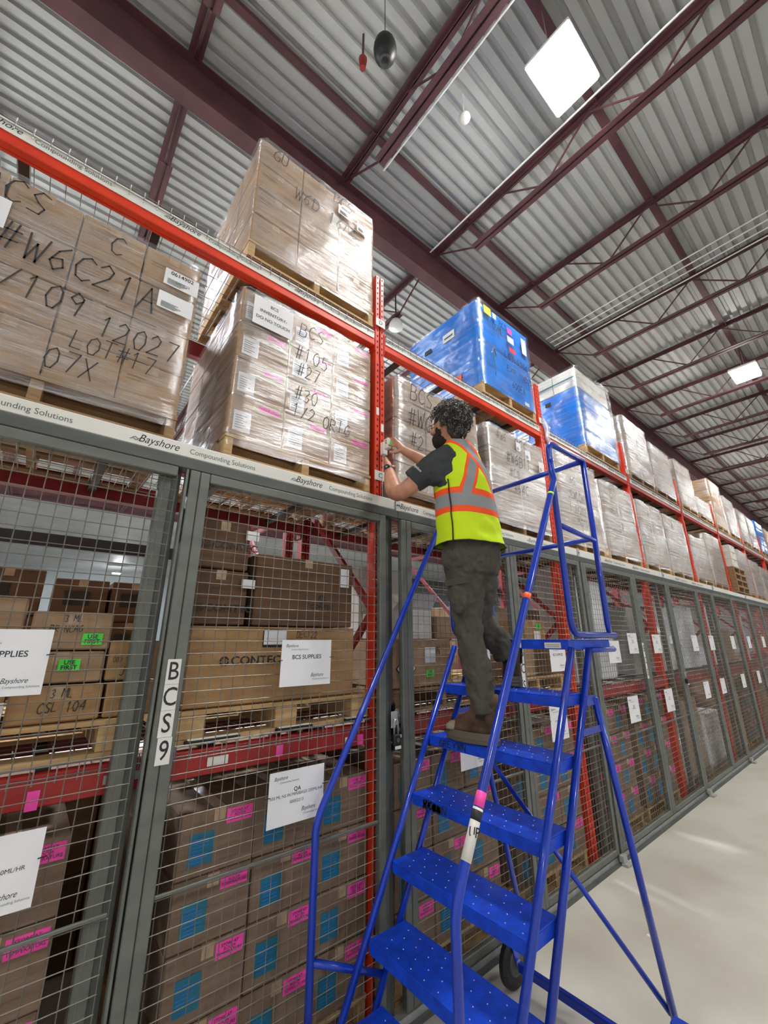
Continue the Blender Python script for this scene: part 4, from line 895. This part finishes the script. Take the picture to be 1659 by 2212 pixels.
for yy, nm in ((1.052, 'right'), (1.862, 'left')):
    yp = 1.066 if nm == 'right' else 1.848
    pts = [(1.145, yy, .03), (1.145, yy, .93)] + arc((1.145, yy, .96), (1.15, yy, 1.01), (1.185, yy, 1.07)) + [(2.085, yy, 2.61)] + arc((2.095, yy, 2.63), (2.11, yp, 2.68), (2.108, yp, 2.76), 4)
    h = build('handrail', MB().tube(pts, TR, 12), M['blue'], lad, smooth=True)
    build('rubber_foot', MB().tube([(1.145, yy, 0), (1.145, yy, .035)], .022, 12), M['rubber'], lad)
    build('side_strut', MB().tube([(1.145, yy, .51), (FX(.335) + .2, yp, .335)], .0145, 10), M['blue'], lad, smooth=True)
    # platform guard: near post curving into top rail and foot rail, far post
    pts = [(2.60, yp, 1.80), (2.20, yp, 1.80)] + arc((2.18, yp, 1.80), (2.112, yp, 1.80), (2.108, yp, 1.88)) + [(2.108, yp, 2.80)] + arc((2.108, yp, 2.81), (2.108, yp, 2.862), (2.16, yp, 2.866)) + [(2.53, yp, 2.872)]
    build('guard_frame', MB().tube(pts, TR, 12), M['blue'], lad, smooth=True)
    build('far_post', MB().tube([(2.53, yp, 2.86), (2.53, yp, 1.86), (2.53, yp, 1.80)], [TR, TR, .010], 12), M['blue'], lad, smooth=True)
    build('side_midrail', MB().tube([(2.112, yp, 2.375), (2.53, yp, 2.345)], .0145, 10), M['blue'], lad, smooth=True)
    build('rear_leg', MB().tube([(2.245, yy + (.012 if nm == 'right' else -.012), 1.50), (2.63, yy + (.02 if nm == 'right' else -.02), .04)], TR, 12), M['blue'], lad, smooth=True)
    build('leg_bracket', MB().bar((FX(1.49) + .2, yy + (.012 if nm == 'right' else -.012), 1.49), (2.25, yy + (.012 if nm == 'right' else -.012), 1.49), .006, .045), M['blue'], lad); build('leg_bracket', MB().bar((FX(1.36) + .2, yy + (.012 if nm == 'right' else -.012), 1.36), (2.285, yy + (.012 if nm == 'right' else -.012), 1.36), .006, .03), M['blue'], lad)
    build('rubber_foot', MB().tube([(2.632, yy + (.02 if nm == 'right' else -.02), 0), (2.632, yy + (.02 if nm == 'right' else -.02), .045)], .022, 12), M['rubber'], lad)
    build('platform_support', MB().tube([(FX(1.73) + .2, yp, 1.725), (2.56, yp, 1.725)], .0145, 10), M['blue'], lad, smooth=True)
build('back_toprail', MB().tube([(2.53, 1.066, 2.868), (2.56, 1.848, 2.868)], TR, 12), M['blue'], lad, smooth=True)
build('back_midrail', MB().tube([(2.53, 1.066, 2.36), (2.56, 1.848, 2.36)], .0145, 10), M['blue'], lad, smooth=True)
build('cross_brace', MB().tube([(2.35, 1.828, 1.08), (2.61, 1.085, .13)], .0135, 10), M['blue'], lad, smooth=True)
build('axle_bar', MB().cbox(2.345, 2.375, .96, 1.72, .085, .125, .003), M['blue'], lad)
for yy in (1.752, .93):
    w = build('wheel', MB().tube([(2.36, yy - .018, .118), (2.36, yy - .012, .118), (2.36, yy + .012, .118), (2.36, yy + .018, .118)], [.095, .117, .117, .095], 32), M['rubber'], lad, smooth=False)
    build('wheel_rim', MB().tube([(2.36, yy - .0215, .118), (2.36, yy - .0185, .118)], [.055, .062], 24), M['greyd'], w); build('hub', MB().disc((2.36, yy - .026, .118), (0, 1, 0), .016, .012, 12), M['galv'], w)
    mb = MB()
    for s in (-1, 1): mb.bar((2.36, yy + s * .026, .118), (2.30, yy + s * .026, .30), .005, .035)
    mb.box(2.285, 2.335, yy - .029, yy + .029, .295, .305); build('caster_fork', mb, M['blue'], lad)
hr = [o for o in kids(lad) if o.name.startswith('handrail')][0]
dh = (Vector((2.085, 1.052, 2.61)) - Vector((1.185, 1.052, 1.07))).normalized()
def band(x, l, m, nm, r=.0175, lab=None):
    p = Vector((1.185, 1.052, 1.07)) + dh * ((x - 1.185) / dh.x); return build(nm, MB().tube([p, p + dh * l], r, 12), M[m], hr, smooth=True, label=lab), p
band(1.205, .15, 'label', 'direction_label', lab='white wrapped label with black wording'); band(1.283, .045, 'pink', 'label_head', .0177, 'pink label head'); band(1.262, .03, 'ink', 'label_block', .0178)
_, p = band(1.70, .028, 'orangetag', 'orange_band'); band(2.035, .012, 'lime', 'green_band')
p = Vector((1.185, 1.052, 1.07)) + dh * .125; nrm = Vector((-.64, -.77, 0)) * .0200
text('UP', p.x + nrm.x, p.y + nrm.y, p.z, .042, M['ink'], hr, rz=-.69, ry=.18, align='CENTER', xs=.7, bold=.0006)

# ================================================================== PERSON
per = thing('person', (1.86, 1.46, 1.27), 'man in yellow-green safety vest and dark trousers standing on the ladder, seen from behind', 'person')
F_ = Vector((.10, .995, 0)).normalized(); L_ = Vector((-F_.y, F_.x, 0))
def ell_ring(c, a, b, n=28, ex=2.3, tilt=0):
    c = Vector(c); out = []
    for k in range(n):
        t = 2 * math.pi * k / n; ct, st = math.cos(t), math.sin(t)
        s = (abs(ct) ** ex + abs(st) ** ex) ** (-1 / ex); out.append(c + L_ * (a * s * ct) + F_ * (b * s * st) + Vector((0, 0, tilt * s * ct)))
    return out
def smooth_rings(spec, sub=6, ex=2.3):
    out = []
    for i in range(len(spec) - 1):
        p0, p1, p2, p3 = spec[max(i - 1, 0)], spec[i], spec[i + 1], spec[min(i + 2, len(spec) - 1)]
        for s in range(sub + (i == len(spec) - 2)):
            t = s / sub
            q = [.5 * ((2 * b) + (-a + c) * t + (2 * a - 5 * b + 4 * c - d) * t * t + (-a + 3 * b - 3 * c + d) * t ** 3) for a, b, c, d in zip(p0, p1, p2, p3)]
            out.append(ell_ring(q[:3], q[3], q[4], ex=ex))
    return out
def curve(pts, rs, sub=7):
    P, R = [], []
    for i in range(len(pts) - 1):
        p = [Vector(pts[max(0, min(len(pts) - 1, i + d))]) for d in (-1, 0, 1, 2)]; r = [rs[max(0, min(len(pts) - 1, i + d))] for d in (-1, 0, 1, 2)]
        for s in range(sub + (i == len(pts) - 2)):
            t = s / sub; w = (-.5 * t + t * t - .5 * t ** 3, 1 - 2.5 * t * t + 1.5 * t ** 3, .5 * t + 2 * t * t - 1.5 * t ** 3, -.5 * t * t + .5 * t ** 3)
            P.append(sum((p[k] * w[k] for k in range(4)), Vector())); R.append(max(.002, sum(r[k] * w[k] for k in range(4))))
    return P, R
def limb(mb, pts, rs, n=18, sub=7): P_, R_ = curve(pts, rs, sub); return mb.tube(P_, R_, n)
def remesh(o, v, sm=4, disp=0, dscale=.06):
    m = o.modifiers.new('remesh', 'REMESH'); m.mode = 'VOXEL'; m.voxel_size = v; m.use_smooth_shade = True
    s = o.modifiers.new('smooth', 'SMOOTH'); s.iterations = sm; s.factor = .5
    if disp:
        tx = bpy.data.textures.new('folds', 'CLOUDS'); tx.noise_scale = dscale; tx.noise_depth = 2
        d = o.modifiers.new('folds', 'DISPLACE'); d.texture = tx; d.strength = disp; d.mid_level = .5; d.texture_coords = 'LOCAL'
Lsh, Lel, Lwr = (1.615, 1.47, 2.735), (1.475, 1.67, 2.575), (1.558, 1.84, 2.805)
Rsh, Rel, Rwr = (1.835, 1.47, 2.745), (1.830, 1.63, 2.79), (1.685, 1.84, 2.975)
Lhip, Lkn, Lan = (1.795, 1.475, 2.20), (1.835, 1.50, 1.84), (1.87, 1.46, 1.49)
Rhip, Rkn, Ran = (1.905, 1.45, 2.20), (2.0, 1.55, 1.92), (2.13, 1.50, 1.73)
HD = Vector((1.668, 1.43, 2.965))
b = MB()
b.loft(smooth_rings([(1.845, 1.45, 2.14, .15, .10), (1.83, 1.45, 2.3, .15, .10), (1.79, 1.44, 2.5, .155, .10), (1.76, 1.43, 2.7, .165, .10), (1.735, 1.425, 2.80, .12, .075), (1.72, 1.42, 2.84, .06, .055)]))
limb(b, [(1.725, 1.42, 2.78), (1.70, 1.42, 2.86), (1.675, 1.425, 2.93)], [.062, .057, .058])
b.ell(HD, (.074, .092, .105), 24, 18); b.ell(HD + Vector((0, .03, -.06)), (.058, .066, .062), 20, 12)        # skull, jaw
b.ell(HD + Vector((-.002, .098, -.012)), (.013, .022, .024), 12, 8); b.ell(HD + Vector((0, .085, .018)), (.05, .012, .012), 12, 8)
for s in (-1, 1):
    b.ell(HD + Vector((s * .078, -.004, -.012)), (.010, .021, .032), 14, 10); b.ell(HD + Vector((s * .045, .078, -.02)), (.02, .02, .018), 12, 8)
limb(b, [Lsh, Lel, Lwr], [.052, .046, .028]); limb(b, [(1.475, 1.67, 2.575), (1.505, 1.735, 2.655), Lwr], [.042, .043, .028])
limb(b, [Rsh, Rel, Rwr], [.052, .044, .028]); limb(b, [Rel, (1.77, 1.72, 2.87), Rwr], [.042, .041, .028])
limb(b, [Lhip, Lkn, Lan], [.075, .05, .036]); limb(b, [Rhip, Rkn, Ran], [.075, .05, .036])
# hands: palm plus five separate fingers
def hand_mb(b, wrist, palm_c, spread, curl, thumb, nrm):
    """spread: unit vector across knuckles; curl: list of three offsets (per phalanx) direction vectors"""
    wrist, palm_c, spread, nrm = Vector(wrist), Vector(palm_c), Vector(spread).normalized(), Vector(nrm).normalized()
    d = (palm_c - wrist).normalized()
    limb(b, [wrist, palm_c], [.026, .024], 14, 4)
    for k in (-1.5, -.5, .5, 1.5): limb(b, [wrist + spread * k * .008, palm_c + spread * k * .016 + d * .028], [.014, .0115], 10, 4)
    for k, (kk, ln) in enumerate(zip((-1.5, -.5, .5, 1.5), (.86, 1.0, .95, .74))):
        p0 = palm_c + spread * kk * .0185 + d * .030; pts = [p0 - d * .01, p0]
        for q, cdir in enumerate(curl): p0 = p0 + Vector(cdir).normalized() * (.036, .026, .02)[q] * ln; pts.append(p0)
        limb(b, pts, [.0098, .0095, .0088, .0082, .0068], 10, 4)
    pts = [wrist + (palm_c - wrist) * .3 + Vector(thumb[0]) * .012]
    for q, l in zip(thumb, (.034, .032, .026)): pts.append(pts[-1] + Vector(q).normalized() * l)
    limb(b, pts, [.013, .0125, .0105, .0085], 10, 4)
hand_mb(b, Lwr, (1.592, 1.892, 2.868), (.45, .1, -.5), [(.45, .45, .35), (.8, .35, -.1), (.6, -.1, -.45)], [(.75, -.1, .2), (.7, .45, .45), (.5, .6, .3)], (0, -1, 0))
hand_mb(b, Rwr, (1.668, 1.872, 3.022), (-.15, .2, .9), [(-.35, .85, .1), (-.85, .35, -.05), (-.8, -.2, -.1)], [(-.5, .15, -.5), (-.5, .6, -.1), (-.6, .45, .2)], (0, 0, 1))
body = build('body', b, M['skin'], per, smooth=True); remesh(body, .0042, 3)
# T-shirt
b = MB(); b.loft(smooth_rings([(1.835, 1.45, 2.24, .155, .108), (1.80, 1.44, 2.45, .16, .11), (1.775, 1.435, 2.62, .175, .115), (1.755, 1.43, 2.74, .175, .105), (1.735, 1.425, 2.81, .12, .085), (1.72, 1.42, 2.845, .07, .068)]))
def sleeve(sh, el, t1): s, e = Vector(sh), Vector(el); return [s + (s - e) * .35 + Vector((0, 0, -.01)), s, s.lerp(e, t1 * .5), s.lerp(e, t1)]
limb(b, sleeve(Lsh, Lel, .62), [.070, .078, .074, .072]); limb(b, [Lsh, (1.612, 1.475, 2.68), (1.622, 1.47, 2.61)], [.074, .074, .052]); limb(b, sleeve(Rsh, Rel, .68), [.070, .076, .070, .068])
o = build('tshirt', b, M['shirt'], per, smooth=True); remesh(o, .008, 5, .010, .05)
lg = text('Bayshore', 0, 0, 0, .022, M['label'], o, 'sleeve_print', shear=.2, xs=.7); lg.location = Vector((1.462, 1.512, 2.70)) - ORG[o]; lg.rotation_euler = (0, .85, -.75)
# trousers
b = MB(); b.loft(smooth_rings([(1.845, 1.462, 2.12, .150, .118), (1.84, 1.457, 2.20, .178, .132), (1.83, 1.452, 2.30, .168, .122), (1.825, 1.45, 2.36, .155, .112)]))
limb(b, [(1.79, 1.47, 2.22), (1.80, 1.478, 2.08), (1.828, 1.50, 1.90), (1.84, 1.50, 1.78), (1.858, 1.475, 1.60), (1.872, 1.455, 1.42)], [.100, .102, .080, .072, .074, .060], 22)
limb(b, [(1.905, 1.45, 2.22), (1.93, 1.48, 2.08), (1.99, 1.545, 1.93), (2.055, 1.545, 1.84), (2.125, 1.50, 1.74), (2.15, 1.485, 1.685)], [.100, .098, .076, .072, .074, .072], 22)
for (c, r) in (((1.722, 1.47, 2.0), (.028, .058, .09)),): b.ell(c, r, 14, 10)
o = build('trousers', b, M['trous'], per, smooth=True); remesh(o, .007, 3, .034, .055)
fl = MB(); c = Vector((1.690, 1.45, 2.075)); build('pocket_flap', fl.bar(c + Vector((.012, -.07, 0)), c + Vector((-.004, .07, -.008)), .012, .035), M['trous'], per)
# vest
VC = Vector((1.78, 1.44, 2.5))
spec = [(1.832, 1.452, 2.275, .205, .150), (1.815, 1.448, 2.42, .196, .142), (1.79, 1.443, 2.58, .186, .136), (1.768, 1.438, 2.70, .168, .132), (1.75, 1.432, 2.785, .138, .112), (1.735, 1.426, 2.835, .098, .092), (1.726, 1.422, 2.862, .078, .078)]
rings = smooth_rings(spec, 8, 2.4)
rr = []
for r_ in rings:
    out = []
    for p in r_:
        d = Vector((p.x - VC.x, p.y - VC.y, 0)).normalized(); a_ = .010 * noise.noise((p.x * 11, p.y * 11, p.z * 22 + p.x * 14)) + .010 * noise.noise((p.x * 4, p.y * 4, p.z * 5 + 3)); low = max(0, (2.45 - p.z) / .18)
        out.append(p + d * (a_ * (1 + low)))
    rr.append(out)
b = MB(); b.loft(rr, caps=False)
class E_:                                   # tiny expression builder for shader maths
    def __init__(s, nt, sock): s.nt, s.s = nt, sock
    def op(s, o, b=None, c=None):
        n = s.nt.nodes.new('ShaderNodeMath'); n.operation = o; s.nt.links.new(s.s, n.inputs[0])
        for i, q in ((1, b), (2, c)):
            if q is None: continue
            if isinstance(q, E_): s.nt.links.new(q.s, n.inputs[i])
            else: n.inputs[i].default_value = q
        return E_(s.nt, n.outputs[0])
    def __add__(s, b): return s.op('ADD', b)
    def __sub__(s, b): return s.op('SUBTRACT', b)
    def __mul__(s, b): return s.op('MULTIPLY', b)
    def abs(s): return s.op('ABSOLUTE')
    def lt(s, b): return s.op('LESS_THAN', b)
    def gt(s, b): return s.op('GREATER_THAN', b)
    def max(s, b): return s.op('MAXIMUM', b)
vm = bpy.data.materials.new('safety_vest_fabric'); vm.use_nodes = True; nt = vm.node_tree; bs = nt.nodes['Principled BSDF']; bs.inputs['Roughness'].default_value = .8
tc = nt.nodes.new('ShaderNodeTexCoord'); sp = nt.nodes.new('ShaderNodeSeparateXYZ'); nt.links.new(tc.outputs['Object'], sp.inputs[0])
og = ORG[per]
X_, Y_, Z_ = E_(nt, sp.outputs[0]) + (og.x - 1.765), E_(nt, sp.outputs[1]) + (og.y - 1.44), E_(nt, sp.outputs[2]) + og.z
U = X_ * L_.x + Y_ * L_.y; V = X_ * F_.x + Y_ * F_.y
hb = (Z_ - 2.50).abs(); above = Z_.gt(2.50)
sA = (U - .085 - (Z_ - 2.86) * .95).abs() * .73; sB = (U + .010 + (Z_ - 2.86) * .26).abs() * .97
fr = ((U.abs() - .10).abs()); back = V.lt(0.0)
dA = sA + (V.gt(.02) * 9) ; dB = sB + (V.gt(.02) * 9); dF = fr + (V.lt(.02) * 9)
diag = dA.op('MINIMUM', dB).op('MINIMUM', dF) + ((Z_.lt(2.53)) * 9)
def mixc(fac, a, bcol):
    n = nt.nodes.new('ShaderNodeMix'); n.data_type = 'RGBA'; nt.links.new(fac.s, n.inputs[0])
    if isinstance(a, tuple): n.inputs[6].default_value = a
    else: nt.links.new(a, n.inputs[6])
    n.inputs[7].default_value = bcol; return n.outputs[2]
org_ = hb.lt(.068).max(diag.lt(.044)); gry = hb.lt(.034).max(dA.lt(.026) * Z_.gt(2.53)).max((dB.lt(.026) * Z_.gt(2.53)) * dA.gt(.044)).max(dF.lt(.026) * Z_.gt(2.53))
c1 = mixc(org_, lin('#cdea12'), lin('#ff5a22')); c1 = mixc(gry, c1, lin('#8f9294')); nt.links.new(c1, bs.inputs['Base Color'])
o = build('safety_vest', b, vm, per, smooth=True, label='yellow-green vest with orange and grey bands')
so = o.modifiers.new('thickness', 'SOLIDIFY'); so.thickness = .004; so.offset = 1; sb = o.modifiers.new('sub', 'SUBSURF'); sb.levels = 1; sb.render_levels = 1
def ring_edge(i, r=.0045): P_ = [p for p in rr[i]]; return MB().tube(P_ + [P_[0], P_[1]], r, 6, caps=False)
build('hem_binding', ring_edge(0), M['dark'], per, smooth=True)
# side piping and armhole trim on his left
k0 = max(range(len(rr[12])), key=lambda k: (rr[12][k] - VC).dot(Vector((-.93, -.36, 0)))); side = [r_[k0] for r_ in rr]
pp = [p + Vector((-.004, -.003, 0)) for p in side[:20:2]]; build('side_piping', MB().tube(pp, .0035, 6), M['dark'], per, smooth=True)
# head hair, beard, glasses
b = MB()
def hairf(p):
    d = p - HD; r_ = d.length; k = 1 + .10 * noise.noise(tuple(p * 26)) + .12 * noise.noise(tuple(p * 60)); return HD + d * k
b.ell(HD + Vector((.004, -.020, .034)), (.090, .100, .098), 48, 36, f=hairf); b.ell(HD + Vector((.006, -.048, -.035)), (.066, .052, .068), 32, 24, f=hairf)
random.seed(3)
for k in range(1500):
    th, ph = random.uniform(0, 2 * math.pi), random.uniform(.0, 2.15); d = Vector((math.sin(ph) * math.cos(th), math.sin(ph) * math.sin(th), math.cos(ph)))
    if d.y > .62 and d.z < .45 or (ph > 1.7 and d.y > -.05): continue
    c = HD + Vector((.004, -.018, .030)) + Vector((d.x * .098, d.y * .108, d.z * .106)) * random.uniform(.95, 1.2); a_ = d.orthogonal().normalized(); e_ = d.cross(a_); R_ = random.uniform(.006, .013); p0_ = random.uniform(0, 6)
    pts = [c + (a_ * math.cos(p0_ + t * .75) + e_ * math.sin(p0_ + t * .75)) * R_ * (1 - t * .05) + d * (.0015 * t + random.uniform(-.001, .001)) for t in range(8)]
    b.tube(pts, [.0015, .0021, .0021, .002, .002, .0018, .0015, .001], 4, m=1 if random.random() < .30 + .25 * (d.z > .3) else 0)
for k in range(260):
    th, ph = random.uniform(math.pi * 1.08, math.pi * 1.92), random.uniform(.9, 2.3); d = Vector((math.sin(ph) * math.cos(th), math.sin(ph) * math.sin(th), math.cos(ph)))
    c = HD + Vector((.006, -.048, -.035)) + Vector((d.x * .070, d.y * .056, d.z * .070)); a_ = d.orthogonal().normalized(); e_ = d.cross(a_); R_ = random.uniform(.005, .010)
    b.tube([c + (a_ * math.cos(t * .8) + e_ * math.sin(t * .8)) * R_ + d * .0012 * t for t in range(7)], [.0014, .0019, .0019, .0018, .0017, .0014, .001], 4, m=1 if random.random() < .18 else 0)
build('hair', b, [M['hair'], mat('grey_hair', '#85827e', .5)], per, smooth=True, label='curly dark hair going grey')
b = MB()
def bf(p): d = p - HD; return p + d.normalized() * .004 * noise.noise(tuple(p * 120))
b.ell(HD + Vector((0, .042, -.070)), (.066, .066, .062), 32, 20, f=bf); b.ell(HD + Vector((-.060, .02, -.035)), (.016, .026, .035), 14, 10, f=bf); b.ell(HD + Vector((.060, .02, -.035)), (.016, .026, .035), 14, 10, f=bf); b.ell(HD + Vector((0, .085, -.045)), (.034, .018, .010), 14, 8)
build('beard', b, M['beard'], per, smooth=True)
for s in (-1, 1): build('eye', MB().ell(HD + Vector((s * .031, .083, .004)), (.012, .010, .009), 14, 10), M['label'], per, smooth=True)
b = MB(); 
for s in (-1, 1): b.tube([HD + Vector((s * .082, .0, .008)), HD + Vector((s * .075, .095, .010))], .0015, 5); b.tube([HD + Vector((s * .03 + .025 * math.cos(t), .102, .004 + .019 * math.sin(t))) for t in [i * .524 for i in range(13)]], .0015, 5)
build('glasses', b, M['dark'], per)
# boots
def boot(heel, toe, z, label):
    heel, toe = Vector((*heel, z)), Vector((*toe, z)); d = (toe - heel).normalized(); s = Vector((-d.y, d.x, 0)); Ln = (toe - heel).length
    def foot(scale_w, z_, x0, x1, n=26, round_=.5):
        out = []
        for k in range(n):
            t = 2 * math.pi * k / n; u = (math.cos(t) + 1) / 2; xx = x0 + (x1 - x0) * u; wd = .040 + .012 * math.sin(math.pi * min(1, u * 1.05)) ** 2 if u < .45 else .052 - .010 * ((u - .65) / .35) ** 2 * (u > .65)
            out.append(heel + d * (xx * Ln) + s * (math.copysign(abs(math.sin(t)) ** .62, math.sin(t)) * wd * scale_w) + Vector((0, 0, z_)))
        return out
    t = build('boot', MB().loft([foot(.93, .052, .03, .97), foot(.95, .072, .03, .94), foot(.92, .090, .02, .90), foot(.90, .108, .01, .78), foot(.92, .128, .0, .62), foot(.98, .155, -.01, .50), foot(1.05, .19, -.02, .46), foot(1.1, .232, -.03, .46), foot(.9, .236, .0, .42)]), M['boot'], per, smooth=True, label=label)
    mb = MB().loft([foot(.98, .001, .0, .98), foot(1.06, .006, -.01, 1.0), foot(1.04, .018, .0, 1.0), foot(1.10, .024, -.02, 1.02), foot(1.04, .034, .0, 1.0), foot(1.06, .042, -.01, 1.01), foot(1.0, .054, .01, .99)]); autosmooth(build('sole', mb, M['sole'], t), 35)
    for sd in (-1, 1): build('elastic_gusset', MB().bar(heel + d * (.22 * Ln) + s * (sd * .050) + Vector((0, 0, .12)), heel + d * (.20 * Ln) + s * (sd * .056) + Vector((0, 0, .225)), .045, .008, upv=tuple(s)), M['beard'], t)
    build('toe_cap', MB().loft([foot(1.0, .052, .70, 1.0), foot(1.0, .072, .70, .985), foot(.92, .088, .71, .91), foot(.6, .096, .72, .82)]), M['toe'], t, smooth=True, label='worn tan toe cap')
    return t
boot((1.885, 1.395), (1.850, 1.695), 1.2735, 'brown suede left boot, worn toe'); boot((2.115, 1.43), (2.325, 1.60), 1.5275, 'brown right boot seen from behind')
# watch on left wrist
wd = (Vector(Lwr) - Vector(Lel)).normalized(); c = Vector(Lwr) - wd * .015
w = build('watch', MB().tube([c - wd * .011, c + wd * .011], .0325, 20), M['watch'], per, smooth=False); n_ = Vector((-.75, -.3, .25)).normalized(); build('watch_face', MB().disc(c + n_ * .033, n_, .019, .009, 18), M['watch'], w); build('watch_glint', MB().disc(c + n_ * .0378, n_, .006, .001, 10), M['galv'], w)
# temperature loggers
t = thing('data_logger', (1.672, 2.035, 3.03), 'small white sensor box fixed on the orange upright', 'sensor'); build('sensor_case', MB().cbox(1.652, 1.692, 2.008, 2.043, 3.0, 3.095, .004), M['label'], t); build('sensor_dial', MB().cbox(1.666, 1.686, 2.003, 2.0075, 3.05, 3.075, .001), M['greyd'], t); build('wire_lead', MB().tube([(1.668, 2.03, 3.0), (1.666, 2.036, 2.8), (1.666, 2.036, 2.7)], .002, 5), M['label'], t)
t = thing('sensor_module', (1.632, 1.945, 3.03), 'small white module with green button held in the man’s right hand', 'sensor'); build('module_case', MB().cbox(1.612, 1.645, 1.915, 1.955, 3.0, 3.075, .004), M['label'], t); build('green_button', MB().disc((1.64, 1.912, 3.04), (0, 1, 0), .011, .006, 14), M['green'], t)
# orange tag and film tail
t = build('orange_tag', MB().box(2.42, 2.53, 2.012, 2.014, 3.52, 3.66), M['orangetag'], label='bright orange tag hanging on the stack above the man’s head', cat='tag', org=(2.42, 2.013, 3.52))
t = build('film_tail', MB().tube([(3.96, 2.02, 4.13), (3.985, 2.0, 4.0), (3.97, 2.01, 3.9), (4.0, 1.99, 3.8), (3.99, 2.02, 3.74)], [.012, .03, .02, .03, .006], 8), M['milky'], label='loose tail of wrap film hanging on the second orange upright', cat='film', org=(3.98, 2.01, 3.95), smooth=True)
# warehouse clutter that shows through the first cage
build('floor_litter', MB().disc((3.35, 1.45, .004), (0, 0, 1), .014, .006, 9), M['paper'], label='scrap of white paper on the floor beyond the ladder', cat='paper scrap', org=(3.35, 1.45, 0))
